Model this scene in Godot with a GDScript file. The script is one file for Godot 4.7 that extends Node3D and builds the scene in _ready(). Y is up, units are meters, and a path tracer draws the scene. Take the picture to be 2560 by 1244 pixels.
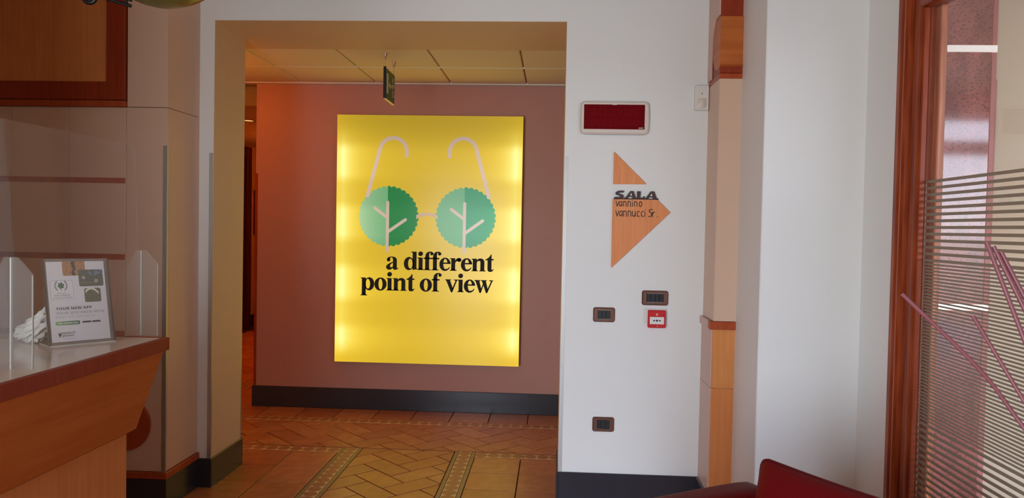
extends Node3D

var M := {}
var used := {}

# ---------------------------------------------------------------- names, things
func numbered(called: String) -> String:
	if not used.has(called):
		used[called] = 0
		return called
	used[called] += 1
	return "%s_%03d" % [called, used[called]]

func tag(o: Node3D, label: String, category: String, group := "", kind := "") -> Node3D:
	o.set_meta("label", label)
	o.set_meta("category", category)
	if group:
		o.set_meta("group", group)
	if kind:
		o.set_meta("kind", kind)
	return o

func thing(called: String, label: String, category: String, at := Vector3.ZERO, group := "", kind := "") -> Node3D:
	var o := Node3D.new()
	o.name = numbered(called)
	add_child(o)
	o.position = at
	tag(o, label, category, group, kind)
	return o

func put(st: SurfaceTool, called: String, mat: Material, parent: Node3D = null) -> MeshInstance3D:
	var o := MeshInstance3D.new()
	o.mesh = st.commit()
	o.material_override = mat
	return hang(o, called, parent)

func hang(o: MeshInstance3D, called: String, parent: Node3D = null) -> MeshInstance3D:
	o.cast_shadow = GeometryInstance3D.SHADOW_CASTING_SETTING_ON
	if parent:
		o.name = called
		parent.add_child(o, true)
	else:
		o.name = numbered(called)
		add_child(o)
	return o

# ---------------------------------------------------------------- shapes
func mb() -> SurfaceTool:
	var st := SurfaceTool.new()
	st.begin(Mesh.PRIMITIVE_TRIANGLES)
	return st

func tri(st: SurfaceTool, a: Vector3, b: Vector3, c: Vector3, n: Vector3) -> void:
	if (c - a).cross(b - a).dot(n) < 0.0:
		var t := b
		b = c
		c = t
	for p: Vector3 in [a, b, c]:
		st.set_normal(n)
		st.add_vertex(p)

func quad(st: SurfaceTool, a: Vector3, b: Vector3, c: Vector3, d: Vector3, n: Vector3) -> void:
	tri(st, a, b, c, n)
	tri(st, a, c, d, n)

func quad_out(st: SurfaceTool, a: Vector3, b: Vector3, c: Vector3, d: Vector3, middle: Vector3) -> void:
	var n := (b - a).cross(d - a)
	if n.length() < 1e-12:
		n = (c - b).cross(d - b)
	n = n.normalized()
	if n.dot((a + b + c + d) * 0.25 - middle) < 0.0:
		n = -n
	quad(st, a, b, c, d, n)

# a box between two corners, its edges chamfered
func bx(st: SurfaceTool, lo: Vector3, hi: Vector3, bev := 0.0, T := Transform3D.IDENTITY) -> void:
	var c := (lo + hi) * 0.5
	var e := (hi - lo).abs() * 0.5
	bev = minf(bev, minf(e.x, minf(e.y, e.z)) * 0.9)
	var mid := T * c
	var corner := func(s: Vector3, k: int) -> Vector3:
		var p := Vector3(s.x * (e.x - bev), s.y * (e.y - bev), s.z * (e.z - bev))
		p[k] = s[k] * e[k]
		return T * (c + p)
	for k in 3:
		var a := (k + 1) % 3
		var b := (k + 2) % 3
		for s in [-1.0, 1.0]:
			var q: Array[Vector3] = []
			for ab in [[-1, -1], [1, -1], [1, 1], [-1, 1]]:
				var v := Vector3.ZERO
				v[k] = s
				v[a] = ab[0]
				v[b] = ab[1]
				q.append(corner.call(v, k))
			quad_out(st, q[0], q[1], q[2], q[3], mid)
			if bev > 0.0:
				for t in [-1.0, 1.0]:
					var v0 := Vector3.ZERO
					v0[k] = s
					v0[a] = t
					v0[b] = -1.0
					var v1 := v0
					v1[b] = 1.0
					quad_out(st, corner.call(v0, k), corner.call(v1, k), corner.call(v1, a), corner.call(v0, a), mid)
	if bev > 0.0:
		for sx in [-1.0, 1.0]:
			for sy in [-1.0, 1.0]:
				for sz in [-1.0, 1.0]:
					var s3 := Vector3(sx, sy, sz)
					tri(st, corner.call(s3, 0), corner.call(s3, 1), corner.call(s3, 2), (T.basis * s3).normalized())

func box(called: String, mat: Material, lo: Vector3, hi: Vector3, bev := 0.0, parent: Node3D = null) -> MeshInstance3D:
	var st := mb()
	bx(st, lo, hi, bev)
	return put(st, called, mat, parent)

func inset(poly: PackedVector2Array, by: float) -> PackedVector2Array:
	var n := poly.size()
	var out := PackedVector2Array()
	var turn := 1.0 if not Geometry2D.is_polygon_clockwise(poly) else -1.0
	for i in n:
		var p := poly[i]
		var d0 := (p - poly[(i + n - 1) % n]).normalized()
		var d1 := (poly[(i + 1) % n] - p).normalized()
		var n0 := Vector2(-d0.y, d0.x) * turn
		var n1 := Vector2(-d1.y, d1.x) * turn
		var m := (n0 + n1)
		out.append(p + m / maxf(0.3, 1.0 + n0.dot(n1)) * by)
	return out

# a flat outline in the local x-y plane, drawn out along local z from 0 to depth; the far rim (z = depth) is chamfered
func prism(st: SurfaceTool, poly: PackedVector2Array, T: Transform3D, depth: float, bev := 0.0, smooth := false) -> void:
	var n := poly.size()
	var turn := 1.0 if not Geometry2D.is_polygon_clockwise(poly) else -1.0
	var sz := signf(depth)
	var top := inset(poly, bev) if bev > 0.0 else poly
	var idx := Geometry2D.triangulate_polygon(poly)
	var idt := Geometry2D.triangulate_polygon(top) if bev > 0.0 else idx
	var f := (T.basis * Vector3(0, 0, sz)).normalized()
	for i in range(0, idx.size(), 3):
		tri(st, T * v3(poly[idx[i]], 0.0), T * v3(poly[idx[i + 1]], 0.0), T * v3(poly[idx[i + 2]], 0.0), -f)
	for i in range(0, idt.size(), 3):
		tri(st, T * v3(top[idt[i]], depth), T * v3(top[idt[i + 1]], depth), T * v3(top[idt[i + 2]], depth), f)
	var mid_depth := depth - sz * bev
	for i in n:
		var j := (i + 1) % n
		var d := (poly[j] - poly[i]).normalized()
		var o := Vector2(d.y, -d.x) * turn
		var nn := (T.basis * Vector3(o.x, o.y, 0)).normalized()
		quad(st, T * v3(poly[i], 0.0), T * v3(poly[j], 0.0), T * v3(poly[j], mid_depth), T * v3(poly[i], mid_depth), nn)
		if bev > 0.0:
			quad(st, T * v3(poly[i], mid_depth), T * v3(poly[j], mid_depth), T * v3(top[j], depth), T * v3(top[i], depth), (nn + f).normalized())

func v3(p: Vector2, z: float) -> Vector3:
	return Vector3(p.x, p.y, z)

# a plane for outlines: local x along u, local y along v, local z towards the outside
func frame(at: Vector3, u: Vector3, v: Vector3) -> Transform3D:
	return Transform3D(Basis(u.normalized(), v.normalized(), u.cross(v).normalized()), at)

func arc(c: Vector2, r: float, a0: float, a1: float, n: int) -> PackedVector2Array:
	var out := PackedVector2Array()
	for i in n + 1:
		var a := lerpf(a0, a1, float(i) / n)
		out.append(c + Vector2(cos(a), sin(a)) * r)
	return out

func circle(c: Vector2, r: float, n := 24) -> PackedVector2Array:
	var out := arc(c, r, 0.0, TAU, n)
	out.remove_at(n)
	return out

func round_rect(lo: Vector2, hi: Vector2, r: float, n := 5) -> PackedVector2Array:
	var out := PackedVector2Array()
	out.append_array(arc(Vector2(hi.x - r, hi.y - r), r, 0, PI / 2, n))
	out.append_array(arc(Vector2(lo.x + r, hi.y - r), r, PI / 2, PI, n))
	out.append_array(arc(Vector2(lo.x + r, lo.y + r), r, PI, PI * 1.5, n))
	out.append_array(arc(Vector2(hi.x - r, lo.y + r), r, PI * 1.5, TAU, n))
	return out

# a frame between two outlines with the same number of points: back edge at z=0, crest, inner edge
func ring(st: SurfaceTool, outer: PackedVector2Array, inner: PackedVector2Array, T: Transform3D, depth: float, bev: float, dip := 0.0) -> void:
	var n := outer.size()
	var o2 := inset(outer, bev)
	var turn := 1.0 if not Geometry2D.is_polygon_clockwise(outer) else -1.0
	for i in n:
		var j := (i + 1) % n
		var d := (outer[j] - outer[i]).normalized()
		var o := Vector2(d.y, -d.x) * turn
		var nn := T.basis * Vector3(o.x, o.y, 0)
		var f := T.basis * Vector3(0, 0, 1)
		quad(st, T * v3(outer[i], 0), T * v3(outer[j], 0), T * v3(outer[j], depth - bev), T * v3(outer[i], depth - bev), nn)
		quad(st, T * v3(outer[i], depth - bev), T * v3(outer[j], depth - bev), T * v3(o2[j], depth), T * v3(o2[i], depth), (nn + f).normalized())
		quad(st, T * v3(o2[i], depth), T * v3(o2[j], depth), T * v3(inner[j], depth - dip), T * v3(inner[i], depth - dip), f)
		quad(st, T * v3(inner[i], depth - dip), T * v3(inner[j], depth - dip), T * v3(inner[j], 0), T * v3(inner[i], 0), -nn)

func tube(st: SurfaceTool, pts: Array, r0: float, r1: float, sides := 10) -> void:
	var n := pts.size()
	var rows := []
	var up := Vector3.UP
	for i in n:
		var a: Vector3 = pts[maxi(i - 1, 0)]
		var b: Vector3 = pts[mini(i + 1, n - 1)]
		var t := (b - a).normalized()
		if absf(t.dot(up)) > 0.95:
			up = Vector3.RIGHT if absf(t.x) < 0.9 else Vector3.BACK
		var s := t.cross(up).normalized()
		up = s.cross(t).normalized()
		var row := []
		var r := lerpf(r0, r1, float(i) / maxi(n - 1, 1))
		for k in sides:
			var ang := TAU * k / sides
			row.append([pts[i] + (s * cos(ang) + up * sin(ang)) * r, s * cos(ang) + up * sin(ang), t])
		rows.append(row)
	for i in n - 1:
		for k in sides:
			var l := (k + 1) % sides
			smooth_quad(st, rows[i][k], rows[i][l], rows[i + 1][l], rows[i + 1][k])
	for e in [0, n - 1]:
		var nn: Vector3 = rows[e][0][2] * (-1.0 if e == 0 else 1.0)
		for k in sides:
			tri(st, pts[e], rows[e][k][0], rows[e][(k + 1) % sides][0], nn)

func smooth_quad(st: SurfaceTool, a: Array, b: Array, c: Array, d: Array) -> void:
	for t in [[a, b, c], [a, c, d]]:
		var n: Vector3 = t[0][1] + t[1][1] + t[2][1]
		var order := [0, 1, 2]
		if (t[2][0] - t[0][0]).cross(t[1][0] - t[0][0]).dot(n) < 0.0:
			order = [0, 2, 1]
		for k in order:
			st.set_normal(t[k][1])
			st.add_vertex(t[k][0])

# a profile of (radius, height) turned about the local y axis
func lathe(st: SurfaceTool, prof: Array, T: Transform3D, sides := 28) -> void:
	var rows := []
	for i in prof.size():
		var a: Vector2 = prof[maxi(i - 1, 0)]
		var b: Vector2 = prof[mini(i + 1, prof.size() - 1)]
		var t := (b - a).normalized()
		var nr := Vector2(t.y, -t.x)
		var row := []
		for k in sides:
			var ang := TAU * k / sides
			row.append([T * Vector3(prof[i].x * cos(ang), prof[i].y, prof[i].x * sin(ang)), (T.basis * Vector3(nr.x * cos(ang), nr.y, nr.x * sin(ang))).normalized()])
		rows.append(row)
	for i in prof.size() - 1:
		for k in sides:
			var l := (k + 1) % sides
			smooth_quad(st, rows[i][k], rows[i][l], rows[i + 1][l], rows[i + 1][k])

# a grid of points, smooth normals worked out from the grid
func sheet(st: SurfaceTool, grid: Array, flip := false) -> void:
	var h := grid.size()
	var w: int = grid[0].size()
	var rows := []
	for i in h:
		var row := []
		for j in w:
			var du: Vector3 = grid[i][mini(j + 1, w - 1)] - grid[i][maxi(j - 1, 0)]
			var dv: Vector3 = grid[mini(i + 1, h - 1)][j] - grid[maxi(i - 1, 0)][j]
			var n := du.cross(dv)
			n = n.normalized() if n.length() > 1e-12 else Vector3.UP
			row.append([grid[i][j], -n if flip else n])
		rows.append(row)
	for i in h - 1:
		for j in w - 1:
			smooth_quad(st, rows[i][j], rows[i][j + 1], rows[i + 1][j + 1], rows[i + 1][j])

# strokes of even width, joined into flat lettering; each stroke a row of points in local x-y
func stroke(st: SurfaceTool, pts: PackedVector2Array, w: float, T: Transform3D, depth: float) -> void:
	for i in pts.size() - 1:
		var d := (pts[i + 1] - pts[i])
		var a := d.angle()
		var poly := arc(pts[i + 1], w * 0.5, a - PI / 2, a + PI / 2, 4)
		poly.append_array(arc(pts[i], w * 0.5, a + PI / 2, a + PI * 1.5, 4))
		prism(st, poly, T, depth)

# lettering fitted into a rectangle of the plane of T (x, y from lo to hi)
func letters(text: String, font: Font, T: Transform3D, lo: Vector2, hi: Vector2, depth: float, called: String, mat: Material, parent: Node3D) -> MeshInstance3D:
	var m := TextMesh.new()
	m.text = text
	m.font = font
	m.font_size = 64
	m.pixel_size = 0.01
	m.depth = 0.1
	m.curve_step = 2.0
	var b := m.get_aabb()
	var s := Vector3((hi.x - lo.x) / b.size.x, (hi.y - lo.y) / b.size.y, depth / 0.1)
	var o := MeshInstance3D.new()
	o.mesh = m
	o.material_override = mat
	var inner := Transform3D(Basis.from_scale(s), Vector3(lo.x - b.position.x * s.x, lo.y - b.position.y * s.y, depth * 0.5))
	o.transform = T * inner
	return hang(o, called, parent)

# ---------------------------------------------------------------- heavy serif letters of the light box
func ellipse(c: Vector2, r: Vector2, a0: float, a1: float, n: int) -> PackedVector2Array:
	var out := PackedVector2Array()
	for i in n + 1:
		var a := lerpf(a0, a1, float(i) / n)
		out.append(c + Vector2(cos(a), sin(a)) * r)
	return out

# open or closed band between two rows of as many points
func band(st: SurfaceTool, a: PackedVector2Array, b: PackedVector2Array, T: Transform3D) -> void:
	for i in a.size() - 1:
		quad(st, T * v3(a[i], 0), T * v3(a[i + 1], 0), T * v3(b[i + 1], 0), T * v3(b[i], 0), T.basis.z.normalized())

func smooth_line(pts: Array, n := 6) -> PackedVector2Array:
	var out := PackedVector2Array()
	for i in pts.size() - 1:
		var p0: Array = pts[maxi(i - 1, 0)]
		var p3: Array = pts[mini(i + 2, pts.size() - 1)]
		for k in n:
			out.append(Vector2(pts[i][0], pts[i][1]).cubic_interpolate(Vector2(pts[i + 1][0], pts[i + 1][1]), Vector2(p0[0], p0[1]), Vector2(p3[0], p3[1]), float(k) / n))
	out.append(Vector2(pts[-1][0], pts[-1][1]))
	return out

func flat(st: SurfaceTool, pts: Array, T: Transform3D) -> void:
	var poly := PackedVector2Array()
	for p in pts:
		poly.append(Vector2(p[0], p[1]) if p is Array else p)
	var idx := Geometry2D.triangulate_polygon(poly)
	for i in range(0, idx.size(), 3):
		tri(st, T * v3(poly[idx[i]], 0), T * v3(poly[idx[i + 1]], 0), T * v3(poly[idx[i + 2]], 0), T.basis.z.normalized())

func foot(st: SurfaceTool, x0: float, x1: float, s0: float, s1: float, y: float, T: Transform3D) -> void:
	flat(st, [[x0, y], [x1, y], [x1, y + 19], [s1 + 10, y + 28], [s1, y + 60], [s0, y + 60], [s0 - 10, y + 28], [x0, y + 19]], T)

func serif_bold(text: String, at: Vector2, unit: float, tracking: float, T0: Transform3D, parent: Node3D) -> void:
	var st := mb()
	var wide := {"a": 500, "d": 556, "i": 278, "f": 333, "e": 444, "r": 444, "n": 556, "t": 333, "p": 556, "o": 500, "v": 500, "w": 722, " ": 250}
	var x := at.x
	for ch in text:
		for heavy: Vector2 in [Vector2(0, 0), Vector2(11, 7)]:
			var T := T0 * Transform3D(Basis.from_scale(Vector3(unit, unit, 1)), Vector3(x + (heavy.x - 5.0) * unit, at.y + (heavy.y - 3.0) * unit, heavy.x * 0.00004))
			match ch:
				"o":
					band(st, ellipse(Vector2(250, 230), Vector2(226, 244), 0, TAU, 40), ellipse(Vector2(250, 230), Vector2(80, 204), 0, TAU, 40), T)
				"d":
					flat(st, [[352, 0], [368, 0], [534, 26], [534, 45], [505, 50], [491, 75], [491, 676], [293, 676], [293, 657], [332, 650], [352, 625]], T)
					band(st, ellipse(Vector2(210, 230), Vector2(184, 244), 0, TAU, 40), ellipse(Vector2(264, 228), Vector2(90, 186), 0, TAU, 40), T)
				"p":
					flat(st, [[65, -180], [205, -180], [205, 461], [19, 461], [19, 442], [52, 435], [65, 410]], T)
					foot(st, 14, 264, 65, 205, -205, T)
					band(st, ellipse(Vector2(338, 230), Vector2(186, 244), 0, TAU, 40), ellipse(Vector2(288, 232), Vector2(88, 186), 0, TAU, 40), T)
				"i":
					flat(st, [[66, 20], [205, 20], [205, 461], [19, 461], [19, 442], [52, 435], [66, 410]], T)
					foot(st, 16, 255, 66, 205, 0, T)
					flat(st, Array(circle(Vector2(132, 604), 85, 24)), T)
				"n":
					flat(st, [[66, 20], [205, 20], [205, 461], [19, 461], [19, 442], [52, 435], [66, 410]], T)
					foot(st, 16, 252, 66, 205, 0, T)
					foot(st, 306, 540, 350, 489, 0, T)
					band(st, smooth_line([[205, 390], [250, 448], [330, 473], [420, 455], [475, 395], [489, 310], [489, 50]]), smooth_line([[205, 325], [245, 366], [285, 386], [322, 380], [346, 365], [350, 310], [350, 50]]), T)
				"r":
					flat(st, [[66, 20], [205, 20], [205, 461], [19, 461], [19, 442], [52, 435], [66, 410]], T)
					foot(st, 16, 268, 66, 205, 0, T)
					band(st, smooth_line([[205, 360], [245, 430], [300, 468], [360, 473], [410, 455]]), smooth_line([[205, 275], [235, 330], [275, 356], [315, 352], [350, 330]]), T)
					flat(st, Array(circle(Vector2(370, 402), 68, 24)), T)
				"t":
					var tail := smooth_line([[101, 120], [106, 55], [135, 5], [190, -13], [245, -8], [295, 25], [325, 78]])
					var inn := smooth_line([[239, 120], [241, 88], [248, 68], [262, 58], [280, 62], [295, 75], [308, 92]])
					band(st, tail, inn, T)
					flat(st, [[101, 118], [239, 118], [239, 415], [316, 415], [316, 461], [239, 461], [239, 630], [222, 630], [178, 560], [120, 500], [20, 440], [20, 415], [101, 415]], T)
				"f":
					flat(st, [[75, 20], [214, 20], [214, 470], [75, 470]], T)
					foot(st, 16, 284, 75, 214, 0, T)
					flat(st, [[14, 415], [303, 415], [303, 461], [14, 461]], T)
					band(st, smooth_line([[75, 465], [80, 545], [112, 625], [165, 674], [240, 691], [310, 682], [360, 645]]), smooth_line([[214, 465], [214, 550], [220, 610], [238, 646], [262, 655], [280, 648], [292, 630]]), T)
					flat(st, Array(circle(Vector2(320, 612), 57, 24)), T)
				"e":
					var o := PackedVector2Array()
					var i := PackedVector2Array()
					for k in 41:
						var u := k / 40.0
						var a := lerpf(0.12, TAU - 0.52, u)
						var thin := smoothstep(0.62, 1.0, u)
						o.append(Vector2(232, 230) + Vector2(cos(a) * 207, sin(a) * 244))
						i.append((Vector2(244, 250) + Vector2(cos(a) * 82, sin(a) * 184)).lerp(Vector2(240, 240) + Vector2(cos(a) * 182, sin(a) * 200), thin))
					band(st, o, i, T)
					flat(st, [[150, 250], [437, 250], [434, 294], [150, 294]], T)
				"a":
					band(st, smooth_line([[50, 360], [62, 410], [110, 452], [185, 472], [270, 472], [350, 452], [402, 405], [418, 330], [418, 80]]), smooth_line([[165, 385], [160, 412], [178, 436], [205, 446], [238, 444], [264, 428], [277, 395], [280, 330], [280, 60]]), T)
					flat(st, Array(circle(Vector2(112, 356), 62, 24)), T)
					band(st, smooth_line([[285, 286], [170, 240], [85, 188], [38, 140], [25, 95], [36, 45], [70, 5], [125, -13], [185, -8], [240, 25], [290, 70]]), smooth_line([[285, 252], [232, 222], [190, 185], [170, 150], [165, 118], [172, 92], [188, 76], [206, 70], [228, 76], [256, 95], [290, 125]]), T)
					band(st, smooth_line([[280, 80], [290, 25], [325, -8], [375, -13], [430, 2], [488, 48]]), smooth_line([[418, 90], [420, 66], [432, 52], [446, 50], [460, 54], [474, 62]]), T)
				"v":
					flat(st, [[62, 415], [242, -14], [282, -14], [318, 80], [196, 415]], T)
					flat(st, [[250, -14], [282, -14], [448, 405], [400, 405], [262, 60]], T)
					flat(st, [[15, 461], [235, 461], [235, 442], [205, 435], [196, 410], [62, 410], [42, 436], [15, 442]], T)
					flat(st, [[338, 461], [485, 461], [485, 442], [462, 435], [448, 402], [400, 402], [392, 432], [338, 442]], T)
				"w":
					flat(st, [[58, 415], [210, -14], [248, -14], [280, 70], [192, 415]], T)
					flat(st, [[218, -14], [248, -14], [370, 330], [345, 360], [232, 60]], T)
					flat(st, [[300, 415], [452, -14], [490, -14], [522, 70], [434, 415]], T)
					flat(st, [[460, -14], [490, -14], [670, 405], [622, 405], [474, 60]], T)
					flat(st, [[10, 461], [228, 461], [228, 442], [200, 435], [192, 410], [58, 410], [38, 436], [10, 442]], T)
					flat(st, [[250, 461], [470, 461], [470, 442], [442, 435], [434, 410], [300, 410], [280, 436], [250, 442]], T)
					flat(st, [[560, 461], [708, 461], [708, 442], [685, 435], [670, 402], [622, 402], [614, 432], [560, 442]], T)
		x += (wide[ch] + tracking) * unit
		if ch == " ":
			put(st, "lettering", M.ink, parent)
			st = mb()
	put(st, "lettering", M.ink, parent)

# ---------------------------------------------------------------- materials
func mat(called: String, color: Color, rough := 0.6, metal := 0.0) -> StandardMaterial3D:
	var m := StandardMaterial3D.new()
	m.resource_name = called
	m.albedo_color = color
	m.roughness = rough
	m.metallic = metal
	M[called] = m
	return m

func noise(kind: int, freq: float, oct := 4, sd := 1) -> FastNoiseLite:
	var n := FastNoiseLite.new()
	n.noise_type = kind as FastNoiseLite.NoiseType
	n.frequency = freq
	n.fractal_octaves = oct
	n.seed = sd
	return n

func noise_tex(size: int, freq: float, oct: int, sd: int, lo: Color, hi: Color) -> NoiseTexture2D:
	var t := NoiseTexture2D.new()
	t.width = size
	t.height = size
	t.seamless = true
	t.noise = noise(FastNoiseLite.TYPE_SIMPLEX_SMOOTH, freq, oct, sd)
	var g := Gradient.new()
	g.set_color(0, lo)
	g.set_color(1, hi)
	t.color_ramp = g
	return t

func triplanar(m: StandardMaterial3D, scale: float, world := true) -> void:
	m.uv1_triplanar = true
	m.uv1_world_triplanar = world
	m.uv1_scale = Vector3.ONE * scale
	m.uv1_triplanar_sharpness = 8.0

# streaks of grain along v (or along u)
func grain_tex(sd: int, dark: Color, contrast: float, fine: float, along_u := false) -> ImageTexture:
	var w := 256
	var h := 256
	var im := Image.create(w, h, false, Image.FORMAT_RGB8)
	var a := noise(FastNoiseLite.TYPE_SIMPLEX_SMOOTH, 1.0, 3, sd)
	var b := noise(FastNoiseLite.TYPE_SIMPLEX_SMOOTH, 1.0, 2, sd + 7)
	for y in h:
		for x in w:
			# both axes wrap: walk round circles
			var au := TAU * x / w
			var av := TAU * y / h
			var s := a.get_noise_3d(cos(au) * fine, sin(au) * fine, sin(av) * 0.35 + 3.0) * 0.6 + b.get_noise_3d(cos(au) * fine * 0.25 + 9.0, sin(au) * fine * 0.25, cos(av) * 0.5) * 0.5
			var f := clampf(0.5 + s, 0.0, 1.0)
			var c := Color.WHITE.lerp(dark, f * contrast)
			if along_u:
				im.set_pixel(y, x, c)
			else:
				im.set_pixel(x, y, c)
	return ImageTexture.create_from_image(im)

func materials() -> void:
	var plaster_bump := noise_tex(512, 0.02, 5, 3, Color.BLACK, Color.WHITE)
	for d in [["white_paint", Color8(236, 236, 234), 0.55], ["mauve_paint", Color8(192, 138, 125), 0.5], ["cream_paint", Color8(222, 192, 158), 0.6], ["ceiling_paint", Color8(232, 222, 204), 0.7], ["corridor_paint", Color8(205, 170, 140), 0.6], ["outside_paint", Color8(226, 202, 168), 0.7]]:
		var m := mat(d[0], d[1], d[2])
		m.heightmap_enabled = true
		m.heightmap_texture = plaster_bump
		m.heightmap_scale = 0.03
		triplanar(m, 2.5)
	mat("beige_laminate", Color8(222, 188, 164), 0.42)
	mat("pink_side", Color8(214, 176, 160), 0.4)  # dado sides: the pink reflection on the wood is put into the colour
	mat("ceiling_panel", Color8(236, 222, 196), 0.75)
	var g1 := grain_tex(11, Color(0.86, 0.76, 0.66), 0.38, 7.0)
	var g2 := grain_tex(23, Color(0.80, 0.68, 0.62), 0.5, 11.0)
	var g3 := grain_tex(31, Color(0.62, 0.45, 0.36), 0.8, 14.0)
	var g1u := grain_tex(12, Color(0.84, 0.74, 0.64), 0.55, 6.0, true)
	for d in [["maple", Color8(222, 142, 84), 0.38, g1, 1.3], ["maple_wide", Color8(204, 116, 58), 0.4, g1u, 0.9], ["maple_burl", Color8(226, 152, 90), 0.35, g1, 2.6], ["cherry", Color8(182, 84, 46), 0.38, g2, 1.6], ["cherry_dark", Color8(156, 60, 32), 0.42, g2, 1.6], ["pine", Color8(176, 84, 42), 0.3, g3, 1.4], ["pine_light", Color8(214, 126, 72), 0.3, g3, 1.4], ["dark_wood", Color8(78, 34, 22), 0.35, g2, 2.0], ["sign_wood", Color8(240, 158, 104), 0.5, g1, 2.0]]:
		var m := mat(d[0], d[1], d[2])
		m.albedo_texture = d[3]
		m.metallic_specular = 0.35
		triplanar(m, d[4])
	mat("letter_wood", Color8(66, 38, 36), 0.5)
	mat("black_laminate", Color8(50, 50, 58), 0.22)
	mat("counter_white", Color8(226, 210, 196), 0.16)
	mat("steel", Color8(190, 188, 186), 0.42, 0.75)
	mat("dark_gap", Color8(34, 24, 22), 0.8)
	mat("grout", Color8(58, 30, 18), 0.9)
	var tile_tone := noise_tex(512, 0.012, 5, 9, Color(0.88, 0.84, 0.80), Color(1, 1, 1))
	var tile_bump := noise_tex(512, 0.05, 4, 19, Color.BLACK, Color.WHITE)
	var k := 0
	for c in [Color8(202, 134, 90), Color8(195, 124, 82), Color8(207, 142, 98), Color8(190, 122, 86)]:
		var m := mat("terracotta_%d" % k, c, 0.34)
		m.albedo_texture = tile_tone
		m.heightmap_enabled = true
		m.heightmap_texture = tile_bump
		m.heightmap_scale = 0.05
		triplanar(m, 1.7)
		k += 1
	for d in [["mosaic_cream", Color8(236, 208, 170), 0.4], ["mosaic_brown", Color8(178, 122, 92), 0.4], ["mosaic_strip", Color8(158, 136, 104), 0.4], ["mosaic_warm", Color8(186, 124, 86), 0.4]]:
		var m := mat(d[0], d[1], d[2])
		m.albedo_texture = tile_tone
		triplanar(m, 4.0)
	# glass
	for d in [["plexi", 0.045], ["door_glass", 0.03]]:
		var m := mat(d[0], Color(0.95, 0.97, 0.96, d[1]), 0.02)
		m.metallic_specular = 0.33
		m.transparency = BaseMaterial3D.TRANSPARENCY_ALPHA
	mat("plexi_edge", Color8(196, 196, 190), 0.2)
	mat("plexi_dark", Color8(124, 106, 96), 0.25)
	mat("film", Color8(150, 136, 120), 0.6)
	var sh := mat("green_glass", Color8(84, 82, 46), 0.25)
	sh.backlight_enabled = true
	sh.backlight = Color(0.30, 0.32, 0.14)
	mat("black_metal", Color8(26, 20, 18), 0.4, 0.3)
	mat("white_plastic", Color8(232, 230, 226), 0.4)
	mat("bezel_plastic", Color8(226, 214, 204), 0.35)
	mat("red_screen", Color8(112, 4, 14), 0.3).metallic_specular = 0.2
	mat("red_print", Color8(122, 8, 18), 0.3).metallic_specular = 0.2
	mat("red_plastic", Color8(208, 26, 34), 0.35)
	mat("bronze", Color8(126, 90, 78), 0.32, 0.6)
	mat("black_plastic", Color8(32, 34, 38), 0.4)
	mat("ink", Color8(28, 26, 26), 0.7)
	mat("ink_grey", Color8(132, 128, 128), 0.7)
	mat("ink_pale", Color8(176, 174, 174), 0.7)
	mat("paper_white", Color8(238, 234, 236), 0.7)
	mat("tissue", Color8(240, 234, 226), 0.85)
	mat("exit_green", Color8(40, 92, 44), 0.4)
	mat("exit_white", Color8(214, 214, 190), 0.4)
	mat("pale_metal", Color8(190, 170, 150), 0.35, 0.6)
	var le := mat("red_leather", Color8(104, 5, 13), 0.55)
	le.metallic_specular = 0.3
	le.heightmap_enabled = true
	le.heightmap_texture = noise_tex(512, 0.09, 3, 41, Color.BLACK, Color.WHITE)
	le.heightmap_scale = 0.05
	triplanar(le, 4.0)
	mat("leather_piping", Color8(84, 8, 16), 0.4)
	mat("stick_lacquer", Color8(150, 90, 100), 0.35)
	mat("stick_dark", Color8(46, 22, 28), 0.3)
	mat("vase_glaze", Color8(60, 34, 34), 0.2)
	# polished red stone: mottled, veined, pitted
	var st := mat("red_stone", Color8(192, 98, 84), 0.065)
	st.metallic_specular = 0.78
	st.albedo_texture = stone_tex(256, 512)
	triplanar(st, 1.1)
	st.uv1_scale = Vector3(1.6, 0.8, 1.6)
	mat("stone_edge", Color8(196, 110, 98), 0.4)
	mat("white_marble", Color8(244, 238, 232), 0.25)
	mat("paving", Color8(172, 166, 158), 0.8)

func stone_tex(w: int, h: int) -> ImageTexture:
	var im := Image.create(w, h, false, Image.FORMAT_RGB8)
	var a := noise(FastNoiseLite.TYPE_SIMPLEX_SMOOTH, 0.012, 5, 51)
	var b := noise(FastNoiseLite.TYPE_SIMPLEX_SMOOTH, 0.06, 3, 57)
	var p := noise(FastNoiseLite.TYPE_SIMPLEX, 0.09, 2, 63)
	for y in h:
		for x in w:
			var wx := x + b.get_noise_2d(x, y) * 14.0
			var c := Color(0.80, 0.76, 0.74).lerp(Color(1, 1, 1), clampf(0.5 + a.get_noise_2d(wx * 1.6, y * 0.6), 0, 1))
			var vein := 1.0 - absf(a.get_noise_2d(wx * 2.2 + 900.0, y * 0.35))
			c = c.lerp(Color(1.0, 0.96, 0.86), smoothstep(0.965, 0.998, vein) * 0.5)
			c = c.lerp(Color(0.42, 0.34, 0.32), smoothstep(0.48, 0.62, p.get_noise_2d(x * 0.8, y * 1.4)) * 0.7)
			im.set_pixel(x, y, c)
	return ImageTexture.create_from_image(im)

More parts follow.
